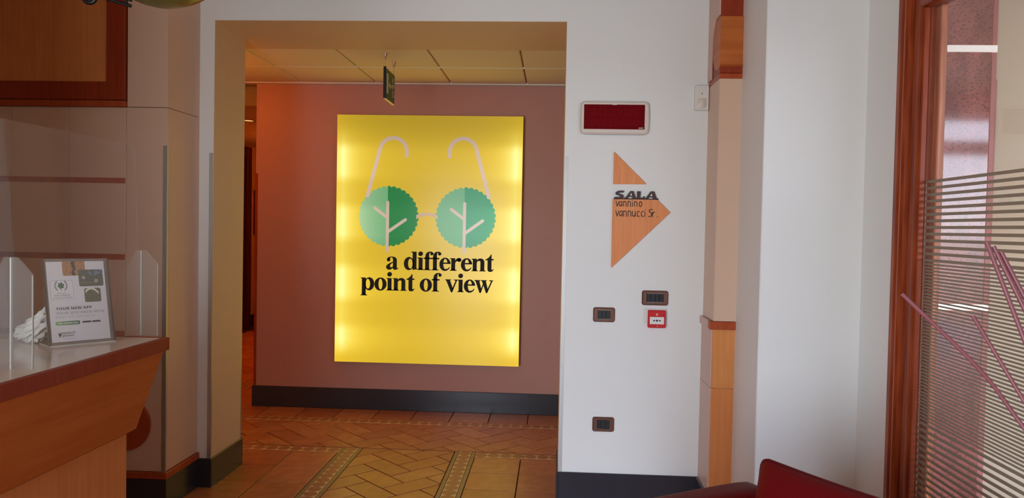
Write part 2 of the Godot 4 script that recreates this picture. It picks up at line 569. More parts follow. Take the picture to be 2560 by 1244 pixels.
# ---------------------------------------------------------------- main
func _ready() -> void:
	var cam := Camera3D.new()
	cam.name = "camera"
	cam.fov = rad_to_deg(2.0 * atan(622.0 / 1925.0))
	cam.near = 0.05
	cam.far = 100.0
	cam.position = Vector3(0, 1.5, 0)
	cam.basis = Basis(Vector3.UP, 0.05493958) * Basis(Vector3.RIGHT, -0.02791426) * Basis(Vector3.BACK, 0.01903704)
	add_child(cam)
	cam.current = true
	var env := Environment.new()
	env.background_mode = Environment.BG_SKY
	var sky := Sky.new()
	var sm := ProceduralSkyMaterial.new()
	sm.sky_top_color = Color(0.62, 0.76, 0.98)
	sm.sky_horizon_color = Color(0.93, 0.96, 1.0)
	sm.ground_bottom_color = Color(0.52, 0.51, 0.5)
	sm.ground_horizon_color = Color(0.75, 0.76, 0.78)
	sm.sky_curve = 0.2
	sky.sky_material = sm
	env.sky = sky
	env.background_energy_multiplier = 8.0
	env.tonemap_mode = Environment.TONE_MAPPER_LINEAR
	env.tonemap_exposure = 1.0
	env.sdfgi_enabled = true
	env.ssao_enabled = true
	env.ssil_enabled = true
	var we := WorldEnvironment.new()
	we.name = "world_environment"
	we.environment = env
	add_child(we)
	# daylight of the shop windows behind the camera
	area_light("window_daylight", Vector3(-1.7, 1.12, 1.52), Vector3(0, 0, 0), Vector2(1.75, 1.9), Color(0.90, 0.965, 1.0), 11.0)
	materials()
	room()
	passage()
	floors()
	left_panelling()
	right_pilaster()
	glazed_door()
	vestibule()
	light_box()
	exit_sign()
	guards()
	wall_fittings()
	wall_sign()
	desk()
	armchair()
	sticks()
	glass_lamp()

func area_light(called: String, at: Vector3, turn: Vector3, size: Vector2, color: Color, energy: float) -> AreaLight3D:
	var l := AreaLight3D.new()
	l.name = called
	l.position = at
	l.rotation = turn
	l.area_size = size
	l.light_color = color
	l.light_energy = energy
	l.shadow_enabled = true
	l.set("area_range", 20.0)
	add_child(l)
	return l

func structure(o: Node3D, label: String, category: String) -> Node3D:
	return tag(o, label, category, "", "structure")

const ZN := -4.22
const ZJ := -4.64
const ZB := -6.16

func room() -> void:
	# wall with the wide opening: one outline, drawn out to its thickness
	var o := PackedVector2Array([Vector2(-4.6, 0), Vector2(-1.92, 0), Vector2(-1.912, 2.622), Vector2(0.045, 2.622), Vector2(0.047, 0), Vector2(1.6, 0), Vector2(1.6, 3.1), Vector2(-4.6, 3.1)])
	var st := mb()
	prism(st, o, Transform3D(Basis.IDENTITY, Vector3(0, 0, ZJ)), ZN - ZJ)
	var wf := put(st, "wall_front", M.white_paint)
	var lining := M.cream_paint as Material
	st = mb()
	prism(st, PackedVector2Array([Vector2(-1.9205, 0), Vector2(-1.9175, 0), Vector2(-1.9095, 2.6195), Vector2(-1.912, 2.6225)]), Transform3D(Basis.IDENTITY, Vector3(0, 0, ZJ - 0.001)), ZN - ZJ + 0.0005)
	put(st, "reveal_lining", lining, wf)
	st = mb()
	prism(st, PackedVector2Array([Vector2(0.0475, 0), Vector2(0.0445, 0), Vector2(0.0425, 2.6195), Vector2(0.045, 2.6225)]), Transform3D(Basis.IDENTITY, Vector3(0, 0, ZJ - 0.001)), ZN - ZJ + 0.0005)
	put(st, "reveal_lining", lining, wf)
	box("reveal_lining", lining, Vector3(-1.9095, 2.6195, ZJ - 0.001), Vector3(0.0425, 2.6225, ZN - 0.0005), 0.0, wf)
	structure(wf, "white painted wall with a wide opening onto the passage, beside the arrow sign", "wall")
	structure(box("wall_right_pier", M.white_paint, Vector3(0.925, 0, -5.6), Vector3(1.6, 3.1, -3.514), 0.004), "white painted wall pier between wooden pilaster and glazed door, behind red chair", "wall")
	# right wall with the glazed openings: outline in z-y
	st = mb()
	var T := frame(Vector3(1.37, 0, 0), Vector3(0, 0, 1), Vector3(0, 1, 0))
	var h := PackedVector2Array([Vector2(-3.52, 0), Vector2(-3.10, 0), Vector2(-3.10, 2.42), Vector2(-1.16, 2.42), Vector2(-1.16, 0), Vector2(1.8, 0), Vector2(1.8, 3.1), Vector2(-3.52, 3.1)])
	prism(st, h, T, -0.075)
	structure(put(st, "wall_right", M.white_paint), "white side wall return next to the brown door frame", "wall")
	structure(box("wall_left", M.cream_paint, Vector3(-3.8, 0, -4.2), Vector3(-3.6, 3.1, 3.0)), "cream side wall behind the reception desk", "wall")
	st = mb()
	T = frame(Vector3(0, 0, 1.6), Vector3(1, 0, 0), Vector3(0, 1, 0))
	h = PackedVector2Array([Vector2(-3.8, 0), Vector2(-2.6, 0), Vector2(-2.6, 2.15), Vector2(-0.8, 2.15), Vector2(-0.8, 0), Vector2(1.6, 0), Vector2(1.6, 3.1), Vector2(-3.8, 3.1)])
	prism(st, h, T, 0.2)
	structure(put(st, "wall_rear", M.white_paint), "white rear wall with tall shop window opposite the passage", "wall")
	structure(box("wall_added_partition", M.cream_paint, Vector3(-3.6, 0, -1.32), Vector3(-1.75, 3.05, -1.2), 0.004), "added unseen cream partition shading the left side, at the near end of the desk", "wall")  # unseen wall, added to keep window light off the left side
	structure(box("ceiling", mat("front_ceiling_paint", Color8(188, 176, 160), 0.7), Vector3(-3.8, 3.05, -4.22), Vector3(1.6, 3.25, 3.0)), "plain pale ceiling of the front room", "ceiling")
	var base := thing("baseboard_front", "black laminate baseboard along the white wall below the arrow sign", "baseboard", Vector3.ZERO, "", "structure")
	box("board", M.black_laminate, Vector3(0.047, 0, ZN), Vector3(0.812, 0.162, ZN + 0.012), 0.002, base)
	box("board", M.black_laminate, Vector3(0.035, 0, ZJ), Vector3(0.047, 0.162, ZN + 0.012), 0.002, base)
	base = thing("baseboard_jamb", "black laminate baseboard round the left jamb of the wide opening", "baseboard", Vector3.ZERO, "", "structure")
	box("board", M.black_laminate, Vector3(-1.995, 0, ZN), Vector3(-1.908, 0.164, ZN + 0.012), 0.002, base)
	box("board", M.black_laminate, Vector3(-1.92, 0, ZJ - 0.012), Vector3(-1.908, 0.164, ZN), 0.002, base)

func passage() -> void:
	structure(box("wall_passage", M.mauve_paint, Vector3(-2.44, 0, -14.2), Vector3(1.6, 3.1, ZB), 0.003), "brick-pink painted wall carrying the yellow light box", "wall")
	structure(box("baseboard_passage", M.black_laminate, Vector3(-2.452, 0, -14.0), Vector3(1.6, 0.168, ZB + 0.012), 0.002), "black laminate baseboard along the pink wall under the light box", "baseboard")
	structure(box("wall_passage_end", M.cream_paint, Vector3(1.6, 0, -6.3), Vector3(1.8, 3.1, ZJ)), "cream end wall of the passage, right", "wall")
	structure(box("wall_corridor_left", M.corridor_paint, Vector3(-4.6, 0, -14.0), Vector3(-4.36, 3.1, ZJ + 0.4)), "beige side wall of the far corridor beyond the pink wall", "wall")
	structure(box("wall_corridor_end", M.corridor_paint, Vector3(-4.6, 0, -14.2), Vector3(-2.4, 3.1, -14.0)), "beige end wall closing the far corridor", "wall")
	structure(box("baseboard_corridor", M.black_laminate, Vector3(-4.36, 0, -14.0), Vector3(-4.345, 0.17, -10.7), 0.002), "dark baseboard along the far corridor wall", "baseboard")
	# far door frame and a frame hung on the corridor wall
	var d := thing("door_2", "dark wooden door frame far down the corridor left of the pink wall", "door frame", Vector3.ZERO, "", "structure")
	box("frame_post", M.dark_wood, Vector3(-4.37, 0, -10.72), Vector3(-4.30, 2.56, -10.57), 0.004, d)
	box("frame_post", M.dark_wood, Vector3(-4.37, 0, -9.75), Vector3(-4.30, 2.56, -9.6), 0.004, d)
	box("frame_head", M.dark_wood, Vector3(-4.37, 2.42, -10.57), Vector3(-4.31, 2.56, -9.75), 0.004, d)
	box("door_leaf", M.dark_wood, Vector3(-4.365, 0, -10.57), Vector3(-4.34, 2.42, -9.75), 0.003, d)
	var p := thing("picture_frame", "narrow dark picture frame on the far corridor wall, seen edge-on", "picture", Vector3(-4.36, 1.33, -11.3))
	box("frame", M.dark_wood, Vector3(0, 0, -0.35), Vector3(0.03, 0.64, 0.37), 0.004, p)
	box("picture", M.paper_white, Vector3(0.028, 0.05, -0.3), Vector3(0.033, 0.59, 0.32), 0.0, p)
	# passage ceiling: smooth band, then 60 cm panels
	var c := thing("ceiling_passage", "warm-lit ceiling of square panels above the passage", "ceiling", Vector3.ZERO, "", "structure")
	box("slab", M.ceiling_paint, Vector3(-4.6, 2.66, -6.2), Vector3(1.8, 3.1, ZJ), 0.0, c)
	box("plaster_band", M.cream_paint, Vector3(-4.4, 2.621, -4.905), Vector3(1.6, 2.66, ZJ), 0.0, c)
	var xs := []
	for i in range(-4, 6):
		xs.append(-1.443 + i * 0.601)
	for i in xs.size() - 1:
		for r in [[-5.500, -4.905], [-6.10, -5.500]]:
			var st := mb()
			bx(st, Vector3(xs[i] + 0.003, 2.63, r[0] + 0.003), Vector3(xs[i + 1] - 0.007, 2.658, r[1] - 0.002), 0.006)
			put(st, "ceiling_panel", M.ceiling_panel, c)
	box("cross_rail", M.white_paint, Vector3(-4.4, 2.6285, -5.507), Vector3(1.6, 2.64, -5.495), 0.0, c)
	for x in xs:
		box("main_rail", M.cherry, Vector3(x - 0.004, 2.641, -6.1), Vector3(x + 0.002, 2.66, -4.905), 0.0, c)
	box("wall_angle", M.white_paint, Vector3(-4.4, 2.622, -6.16), Vector3(1.6, 2.66, -6.098), 0.002, c)
	# raised part and lower ceiling of the far corridor
	var cc := thing("ceiling_corridor", "orange-lit lower ceiling of the far corridor beyond the pink wall", "ceiling", Vector3.ZERO, "", "structure")
	box("slab", M.ceiling_paint, Vector3(-4.6, 2.66, -14.2), Vector3(-2.4, 3.1, -7.2), 0.0, cc)
	box("raised_slab", M.ceiling_paint, Vector3(-4.6, 2.9, -7.2), Vector3(-2.4, 3.1, -6.2), 0.0, cc)
	box("bulkhead", M.ceiling_paint, Vector3(-4.6, 2.577, -7.2), Vector3(-2.44, 3.0, -7.0), 0.0, cc)
	box("bulkhead_trim", M.white_paint, Vector3(-4.4, 2.70, -7.0), Vector3(-2.44, 2.75, -6.985), 0.0, cc)
	var z := -7.2
	while z > -14.0:
		box("ceiling_panel", M.ceiling_panel, Vector3(-4.4, 2.577, z - 0.597), Vector3(-2.44, 2.65, z), 0.004, cc)
		z -= 0.6
	downlight(Vector3(-3.25, 2.577, -8.0), "small round recessed spotlight in the far corridor ceiling, further one", 0.9, true)
	downlight(Vector3(-2.72, 2.63, -5.25), "small round recessed spotlight above the passage, nearer one behind the left jamb", 0.25)
	downlight(Vector3(-2.85, 2.577, -9.6), "added unseen spotlight warming the far corridor, hidden behind the pink wall", 0.7)  # no lamp known here; added to warm and brighten the corridor

func downlight(at: Vector3, label: String, energy: float, narrow := false) -> void:
	var t := thing("ceiling_spotlight", label, "spotlight", at, "recessed corridor spotlights")
	var st := mb()
	lathe(st, [Vector2(0.048, 0.0), Vector2(0.052, -0.006), Vector2(0.068, -0.006), Vector2(0.072, 0.0)], Transform3D.IDENTITY)
	put(st, "trim_ring", M.pale_metal, t)
	st = mb()
	lathe(st, [Vector2(0.0001, -0.003), Vector2(0.049, -0.003), Vector2(0.05, 0.0)], Transform3D.IDENTITY)
	var m: StandardMaterial3D = mat("lamp_glow", Color(1, 0.8, 0.6), 0.5)
	m.emission_enabled = true
	m.emission = Color(1.0, 0.72, 0.42)
	m.emission_energy_multiplier = 1.6
	put(st, "lamp_lens", m, t)
	var l: Light3D = OmniLight3D.new()
	if narrow:
		l = SpotLight3D.new()
		l.rotation.x = -PI / 2
		l.set("spot_range", 12.0)
		l.set("spot_attenuation", 2.0)
		l.set("spot_angle", 68.0)
		l.set("spot_angle_attenuation", 0.8)
	else:
		l.set("omni_range", 12.0)
		l.set("omni_attenuation", 2.0)
	l.name = "lamp"
	l.position = Vector3(0, -0.03 if narrow else -0.12, 0)
	l.light_color = Color(1.0, 0.51, 0.17)
	l.light_energy = energy
	l.light_size = 0.05
	l.shadow_enabled = true
	t.add_child(l)

# ---------------------------------------------------------------- floor
func floors() -> void:
	var f := thing("floor", "terracotta tile floor with herringbone bricks and mosaic borders", "floor", Vector3.ZERO, "", "structure")
	box("floor_slab", M.grout, Vector3(-4.6, -0.12, -14.2), Vector3(1.75, -0.004, 3.0), 0.0, f)
	var rng := RandomNumberGenerator.new()
	rng.seed = 5
	var W := 0.1077 * sqrt(2.0)
	var U := Vector2(1, -1).normalized()     # along p, in (x, z)
	var V := Vector2(1, 1).normalized()
	var O := Vector2(-0.846, -4.845)
	# fields of herringbone: rectangles in x-z
	var fields := [Rect2(-1.258, -5.075, 0.625, 1.175), Rect2(-2.74, -5.715, 4.3, 0.632), Rect2(-3.49, -14.0, 0.63, 8.92)]
	var lim := [[-8, 20], [-40, 20]]
	for fi in fields.size():
		var fr: Rect2 = fields[fi]
		var region := PackedVector2Array([fr.position, Vector2(fr.end.x, fr.position.y), fr.end, Vector2(fr.position.x, fr.end.y)])
		for i in range(-60, 60):
			for j in range(-70, 20):
				var k := posmod(i + j, 4)
				if k != 3 and k != 1:
					continue
				var du := 2.0 if k == 3 else 1.0
				var dv := 1.0 if k == 3 else 2.0
				var mid := O + U * (i + du * 0.5) * W + V * (j + dv * 0.5) * W
				if not fr.grow(0.2).has_point(mid):
					continue
				if fi == 2 and mid.y < -9.5:
					continue
				var poly := PackedVector2Array([O + U * i * W + V * j * W, O + U * (i + du) * W + V * j * W, O + U * (i + du) * W + V * (j + dv) * W, O + U * i * W + V * (j + dv) * W])
				for piece in Geometry2D.intersect_polygons(poly, region):
					if area(piece) < 0.0008:
						continue
					var small := Geometry2D.offset_polygon(piece, -0.0038)
					if small.is_empty():
						continue
					slab(small[0], "brick", M["terracotta_%d" % (rng.randi() % 4)], f, 0.001 * rng.randf())
	# square tiles
	for c in range(-8, 8):
		var x0 := -0.492 + c * 0.3015
		if x0 < -0.5 and x0 > -1.7:
			continue
	var joined := mb()
	for side in [[-0.492, 1, 7], [-1.396, -1, 8]]:
		for c in side[2]:
			var xa: float = side[0] + side[1] * c * 0.3015
			var xb: float = xa + side[1] * 0.3015
			for r in 24:
				var zb := -4.95 + r * 0.3045
				var poly := rect_poly(minf(xa, xb), maxf(xa, xb), zb, zb + 0.3045, 0.0032)
				if zb > -3.2:
					prism(joined, poly, Transform3D(Basis(Vector3(1, 0, 0), Vector3(0, 0, 1), Vector3(0, -1, 0)), Vector3(0, -0.0045, 0)), -0.0045, 0.0015)
				else:
					slab(poly, "tile", M["terracotta_%d" % (rng.randi() % 4)], f, 0.0008 * rng.randf())
	for r in 24:
		var zb := -3.9 + r * 0.3045
		for c in 2:
			var poly := rect_poly(-1.258 + c * 0.3125, -1.258 + (c + 1) * 0.3125, zb, zb + 0.3045, 0.0032)
			prism(joined, poly, Transform3D(Basis(Vector3(1, 0, 0), Vector3(0, 0, 1), Vector3(0, -1, 0)), Vector3(0, -0.0045, 0)), -0.0045, 0.0015)
	var rest := put(joined, "tile_field", M.terracotta_1, f)
	rest.set_meta("kind", "stuff")
	for c in range(-5, 10):          # row at the foot of the pink wall
		var xa := -1.085 + c * 0.3015
		if xa < -2.75:
			continue
		slab(rect_poly(xa, xa + 0.3015, -6.15, -5.84, 0.0032), "tile", M["terracotta_%d" % (rng.randi() % 4)], f, 0.0)
	slab(rect_poly(-2.74, -2.5925, -6.15, -5.84, 0.003), "tile", M.terracotta_0, f, 0.0)
	for r in 4:
		for xa in [-4.2, -3.9]:
			slab(rect_poly(xa, xa + 0.3, -4.93 - (r + 1) * 0.3045, -4.93 - r * 0.3045, 0.003), "tile", M["terracotta_%d" % (rng.randi() % 4)], f, 0.0)
	for r in 14:                     # along the corridor
		for xa in [-2.74, -4.2, -3.9]:
			var zb := -6.15 - (r + 1) * 0.3045
			slab(rect_poly(xa, xa + 0.3, zb, zb + 0.3045, 0.0032), "tile", M["terracotta_%d" % (rng.randi() % 4)], f, 0.0)
	# mosaic borders: x0, x1, z0, z1, along x?, strips
	border(f, -1.395, -1.258, -5.075, -3.9, false, true)
	border(f, -0.633, -0.492, -5.075, -3.9, false, true)
	border(f, -2.74, -1.395, -5.075, -4.945, true, false)
	border(f, -0.492, 0.80, -5.075, -4.945, true, false)
	border(f, -2.86, 1.56, -5.84, -5.712, true, false)
	border(f, -2.86, -2.74, -10.5, -5.84, false, false)
	border(f, -3.61, -3.49, -10.5, -4.95, false, false)

func rect_poly(x0: float, x1: float, z0: float, z1: float, gap: float) -> PackedVector2Array:
	return PackedVector2Array([Vector2(x0 + gap, z0 + gap), Vector2(x1 - gap, z0 + gap), Vector2(x1 - gap, z1 - gap), Vector2(x0 + gap, z1 - gap)])

func area(p: PackedVector2Array) -> float:
	var s := 0.0
	for i in p.size():
		s += p[i].cross(p[(i + 1) % p.size()])
	return absf(s) * 0.5

# a flat piece of floor: outline in (x, z), its top about y = 0
func slab(poly: PackedVector2Array, called: String, m: Material, parent: Node3D, up := 0.0, high := 0.0045) -> void:
	var st := mb()
	prism(st, poly, Transform3D(Basis(Vector3(1, 0, 0), Vector3(0, 0, 1), Vector3(0, -1, 0)), Vector3(0, -0.0045, 0)), -(high + up), 0.0015)
	put(st, called, m, parent)

func border(f: Node3D, x0: float, x1: float, z0: float, z1: float, along_x: bool, green: bool) -> void:
	var s := 0.027 if green else 0.022
	var strip: Material = M.mosaic_strip if green else M.mosaic_warm
	var a0 := x0 if along_x else z0
	var a1 := x1 if along_x else z1
	var b0 := z0 if along_x else x0
	var b1 := z1 if along_x else x1
	var n := maxi(1, roundi((a1 - a0) / 0.302))
	for i in n:
		var s0 := lerpf(a0, a1, float(i) / n)
		var s1 := lerpf(a0, a1, float(i + 1) / n)
		for e in [[b0, b0 + s], [b1 - s, b1]]:
			var p := rect_poly(s0, s1, e[0], e[1], 0.0012) if along_x else rect_poly(e[0], e[1], s0, s1, 0.0012)
			slab(p, "border_strip", strip, f)
		var q := rect_poly(s0, s1, b0 + s, b1 - s, 0.0008) if along_x else rect_poly(b0 + s, b1 - s, s0, s1, 0.0008)
		slab(q, "border_field", M.mosaic_cream, f)
	var width := b1 - b0 - 2.0 * s
	var pitch := width * 0.92
	var m := int((a1 - a0) / pitch)
	for i in m:
		var c := a0 + (i + 0.5) * (a1 - a0) / m
		var mid := Vector2(c, (b0 + b1) * 0.5) if along_x else Vector2((b0 + b1) * 0.5, c)
		slab(circle(mid, width * 0.46, 16), "border_disc", M.mosaic_brown, f, 0.0, 0.0058)

# ---------------------------------------------------------------- panelled walls
func left_panelling() -> void:
	var zf := -3.86
	var t := thing("wall_left_panelling", "beige panelled wall with red wood inlay strips behind the reception desk", "wall panelling", Vector3.ZERO, "", "structure")
	box("core", M.beige_laminate, Vector3(-3.6, 0, ZN), Vector3(-2.004, 3.06, zf - 0.022), 0.0, t)
	# panels: columns and rows
	var cols := [[-2.209, -1.995], [-2.516, -2.211], [-2.825, -2.518], [-3.2, -2.827], [-3.6, -3.202]]
	for c in cols:
		box("panel", M.beige_laminate, Vector3(c[0], 0.198, zf - 0.024), Vector3(c[1], 2.0785, zf), 0.0012, t)
	box("panel", M.beige_laminate, Vector3(-2.206, 2.0815, zf - 0.024), Vector3(-1.995, 3.06, zf), 0.0012, t)
	# side of the pillar
	box("side_panel", M.beige_laminate, Vector3(-2.02, 0.198, ZN), Vector3(-1.995, 2.0785, zf - 0.0245), 0.0012, t)
	box("side_panel", M.beige_laminate, Vector3(-2.02, 2.0815, ZN), Vector3(-1.995, 3.06, zf - 0.0245), 0.0012, t)
	# inlay strips
	for y in [[1.689, 1.717], [1.295, 1.324], [0.897, 0.926], [0.5, 0.529]]:
		box("inlay_strip", M.cherry, Vector3(-3.58, y[0], zf - 0.01), Vector3(-2.214, y[1], zf + 0.003), 0.001, t)
	# wood framed panel above
	box("wood_panel", M.maple, Vector3(-3.6, 2.207, zf - 0.02), Vector3(-2.309, 3.06, zf + 0.012), 0.001, t)
	box("frame_rail", M.cherry_dark, Vector3(-3.6, 2.114, zf - 0.02), Vector3(-2.309, 2.2065, zf + 0.02), 0.002, t)
	box("frame_stile", M.cherry_dark, Vector3(-2.3085, 2.114, zf - 0.02), Vector3(-2.211, 3.06, zf + 0.02), 0.002, t)
	box("shadow_gap", M.dark_gap, Vector3(-3.6, 2.112, zf - 0.02), Vector3(-2.207, 3.06, zf - 0.004), 0.0, t)
	box("frame_strip", M.cherry, Vector3(-3.6, 2.0795, zf - 0.02), Vector3(-2.209, 2.111, zf + 0.02), 0.002, t)
	# wooden disc low on the panel
	var st := mb()
	prism(st, circle(Vector2(-2.21, 0.444), 0.14, 48), Transform3D(Basis.IDENTITY, Vector3(0, 0, zf - 0.004)), 0.018, 0.002)
	put(st, "wood_disc", M.cherry, t)
	# plinth with its wooden cap
	st = mb()
	bx(st, Vector3(-3.6, 0, ZN), Vector3(-1.983, 0.162, zf + 0.012), 0.002)
	put(st, "plinth", M.black_laminate, t)
	st = mb()
	bx(st, Vector3(-3.6, 0.162, ZN), Vector3(-1.98, 0.196, zf + 0.016), 0.003)
	put(st, "plinth_cap", M.cherry, t)

func right_pilaster() -> void:
	var zf := -3.945
	var t := thing("wall_right_pilaster", "pilaster of orange wood dado and beige panel beside the white wall", "pilaster", Vector3.ZERO, "", "structure")
	box("core", M.beige_laminate, Vector3(0.83, 0, ZN), Vector3(0.926, 3.06, zf - 0.02), 0.0, t)
	box("beige_panel", M.beige_laminate, Vector3(0.814, 1.045, zf - 0.02), Vector3(0.926, 2.268, zf), 0.001, t)
	box("side_panel", M.beige_laminate, Vector3(0.812, 1.045, ZN), Vector3(0.832, 2.268, zf - 0.0015), 0.001, t)
	box("plinth", M.black_laminate, Vector3(0.794, 0, ZN + 0.012), Vector3(0.805, 0.162, zf + 0.002), 0.002, t)
	box("plinth", M.black_laminate, Vector3(0.8055, 0, zf - 0.01), Vector3(0.936, 0.162, zf + 0.002), 0.002, t)
	# wooden dado
	box("dado_panel", M.maple, Vector3(0.818, 0, zf - 0.04), Vector3(0.936, 0.7005, zf - 0.012), 0.001, t)
	box("dado_panel", M.maple_burl, Vector3(0.818, 0.7025, zf - 0.04), Vector3(0.936, 1.002, zf - 0.012), 0.001, t)
	box("dado_edge", M.maple, Vector3(0.8115, 0, zf - 0.03), Vector3(0.8165, 1.002, zf - 0.012), 0.0, t)
	box("dado_side", M.pink_side, Vector3(0.806, 0, ZN), Vector3(0.83, 0.7005, zf - 0.0135), 0.001, t)  # wooden side, its pinkish reflection painted in as base colour
	box("dado_side", M.pink_side, Vector3(0.806, 0.7025, ZN), Vector3(0.83, 1.002, zf - 0.0135), 0.001, t)
	box("dado_cap", M.cherry, Vector3(0.795, 1.002, zf - 0.05), Vector3(0.936, 1.043, zf + 0.003), 0.002, t)
	box("dado_cap", M.pink_side, Vector3(0.795, 1.002, ZN), Vector3(0.832, 1.043, zf - 0.0505), 0.002, t)  # side of the wooden cap, in the same reflected pink
	# wooden head: side plate cut round a drum, its front block, trims
	var T := frame(Vector3(0.812, 0, 0), Vector3(0, 0, -1), Vector3(0, 1, 0))   # local x = -z, looking from the left
	var T2 := frame(Vector3(0.812, 0, 0), Vector3(0, 0, 1), Vector3(0, 1, 0))    # local z = -x (outwards)
	var plate := PackedVector2Array([Vector2(-3.955, 3.06), Vector2(-3.955, 2.588)])
	plate.append_array(arc(Vector2(-3.995, 2.455), 0.138, 1.85, 3.35, 14))
	plate.append_array(PackedVector2Array([Vector2(-4.13, 2.295), Vector2(-4.22, 2.295), Vector2(-4.22, 3.06)]))
	var st := mb()
	prism(st, plate, T2, 0.008, 0.0015)
	put(st, "side_plate", M.pink_side, t)
	st = mb()
	var drum := PackedVector2Array([Vector2(-3.945, 2.547)])
	drum.append_array(arc(Vector2(-3.995, 2.455), 0.134, 1.2, TAU - 1.1, 28))
	drum.append(Vector2(-3.945, 2.337))
	var Td := frame(Vector3(0.93, 0, 0), Vector3(0, 0, 1), Vector3(0, 1, 0))
	prism(st, drum, Td, 0.119)
	put(st, "drum_block", M.maple_wide, t)
	box("head_block", M.cherry_dark, Vector3(0.814, 2.268, ZN), Vector3(0.936, 3.06, -3.962), 0.001, t)
	box("head_rail", M.cherry_dark, Vector3(0.8125, 2.296, -4.0), Vector3(0.936, 2.336, -3.947), 0.002, t)
	box("head_strip", M.cherry, Vector3(0.811, 2.268, ZN), Vector3(0.937, 2.294, -3.944), 0.002, t)

# ---------------------------------------------------------------- door on the right, and what lies beyond it
func glazed_door() -> void:
	var d := thing("door_1", "brown pine door frame with striped film glass, behind the red sticks", "glazed door", Vector3.ZERO, "", "structure")
	# casing towards the room, moulded
	var prof := [Vector2(-3.165, 0.0), Vector2(-3.165, 0.018), Vector2(-3.155, 0.026), Vector2(-3.128, 0.026), Vector2(-3.118, 0.017), Vector2(-3.108, 0.017), Vector2(-3.10, 0.027), Vector2(-3.088, 0.027), Vector2(-3.078, 0.019), Vector2(-3.074, 0.0)]
	var st := mb()
	var poly := PackedVector2Array()
	for p in prof:
		poly.append(Vector2(-p.y, p.x))       # local x = world x offset, local y = world z
	prism(st, poly, frame(Vector3(1.37, 0, 0), Vector3(1, 0, 0), Vector3(0, 0, 1)), -2.62)
	put(st, "casing", M.pine, d)
	# post, with a step down to the glass
	box("frame_post", M.pine, Vector3(1.366, 0, -3.072), Vector3(1.46, 2.5, -3.012), 0.006, d)
	box("glazing_bead", M.pine, Vector3(1.372, 0, -3.012), Vector3(1.397, 2.36, -3.001), 0.004, d)
	box("glazing_bead", M.pine_light, Vector3(1.418, 0, -3.01), Vector3(1.444, 2.36, -2.965), 0.004, d)
	box("frame_head", M.pine, Vector3(1.36, 2.36, -3.012), Vector3(1.444, 2.5, -1.15), 0.006, d)
	for z in [-1.2]:
		box("mullion", M.pine, Vector3(1.37, 0, z - 0.05), Vector3(1.46, 2.36, z + 0.05), 0.006, d)
	var panes := [[-3.005, -1.25]]
	for p in panes:
		box("glass_pane", M.door_glass, Vector3(1.401, 0.0, p[0]), Vector3(1.406, 2.36, p[1]), 0.0, d)
	# film stripes on the room face of the first pane
	for k in 13:
		stripe(d, 1.701 - k * 0.0245, 0.0108)
	for k in 48:
		stripe(d, 1.3925 - k * 0.0124, 0.0062)
	for k in 13:
		stripe(d, 0.792 - k * 0.0245, 0.0108)
	box("film_edge", M.film, Vector3(1.398, 0.49, -3.001), Vector3(1.4005, 1.706, -2.9975), 0.0, d)

func stripe(d: Node3D, y: float, h: float) -> void:
	box("film_stripe", M.film, Vector3(1.398, y - h * 0.5, -2.997), Vector3(1.4005, y + h * 0.5, -1.27), 0.0, d)

func vestibule() -> void:
	structure(box("floor_vestibule", M.paving, Vector3(1.75, -0.12, -5.7), Vector3(7.0, 0.0, 9.0)), "pale paving outside the glazed door", "floor")
	structure(box("wall_vestibule", M.outside_paint, Vector3(1.6, 0, -4.56), Vector3(7.0, 3.4, -4.36)), "beige wall seen through the striped glass", "wall")
	structure(box("wall_vestibule_side", M.outside_paint, Vector3(6.8, 0, -5.5), Vector3(7.0, 3.4, 1.1)), "beige side wall of the vestibule", "wall")
	structure(box("ceiling_vestibule", M.outside_paint, Vector3(1.6, 3.2, -5.7), Vector3(7.0, 3.4, 1.2)), "beige ceiling of the vestibule", "ceiling")
	var w := thing("window_2", "glazed front of the vestibule with a dark transom bar", "window", Vector3.ZERO, "", "structure")
	box("lintel", M.dark_wood, Vector3(1.6, 2.87, 1.0), Vector3(7.0, 3.2, 1.12), 0.0, w)
	box("transom", M.dark_wood, Vector3(1.6, 2.46, 1.0), Vector3(7.0, 2.62, 1.1), 0.0, w)
	for x in [1.65, 3.4, 5.9, 6.75]:
		box("mullion", M.dark_wood, Vector3(x - 0.05, 0, 1.0), Vector3(x + 0.05, 2.9, 1.1), 0.0, w)
	# the red stone pillar
	var p := thing("pillar", "polished red stone pillar with lit white bands behind the striped glass", "pillar", Vector3(2.13, 0, -4.2), "", "structure")
	for y in [[0.0, 1.107], [1.139, 2.467], [2.502, 3.2]]:
		box("stone_slab", M.red_stone, Vector3(-0.20, y[0], -0.158), Vector3(0.142, y[1], 0.0), 0.003, p)
		box("stone_edge", M.stone_edge, Vector3(0.144, y[0], -0.158), Vector3(0.172, y[1], -0.006), 0.003, p)
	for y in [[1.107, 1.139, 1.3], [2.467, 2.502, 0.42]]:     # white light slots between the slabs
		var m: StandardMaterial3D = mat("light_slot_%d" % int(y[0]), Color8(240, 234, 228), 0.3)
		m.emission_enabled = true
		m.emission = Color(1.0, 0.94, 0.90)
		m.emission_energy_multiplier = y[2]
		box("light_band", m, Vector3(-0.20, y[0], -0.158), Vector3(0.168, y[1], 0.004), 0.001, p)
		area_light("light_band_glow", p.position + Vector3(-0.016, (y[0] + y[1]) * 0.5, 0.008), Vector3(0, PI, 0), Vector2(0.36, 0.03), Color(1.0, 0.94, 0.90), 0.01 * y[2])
	structure(box("trim_1", M.stone_edge, Vector3(2.317, 0, -4.358), Vector3(2.332, 2.335, -4.25), 0.002), "slender red stone trim rising beside the stone pillar", "trim")

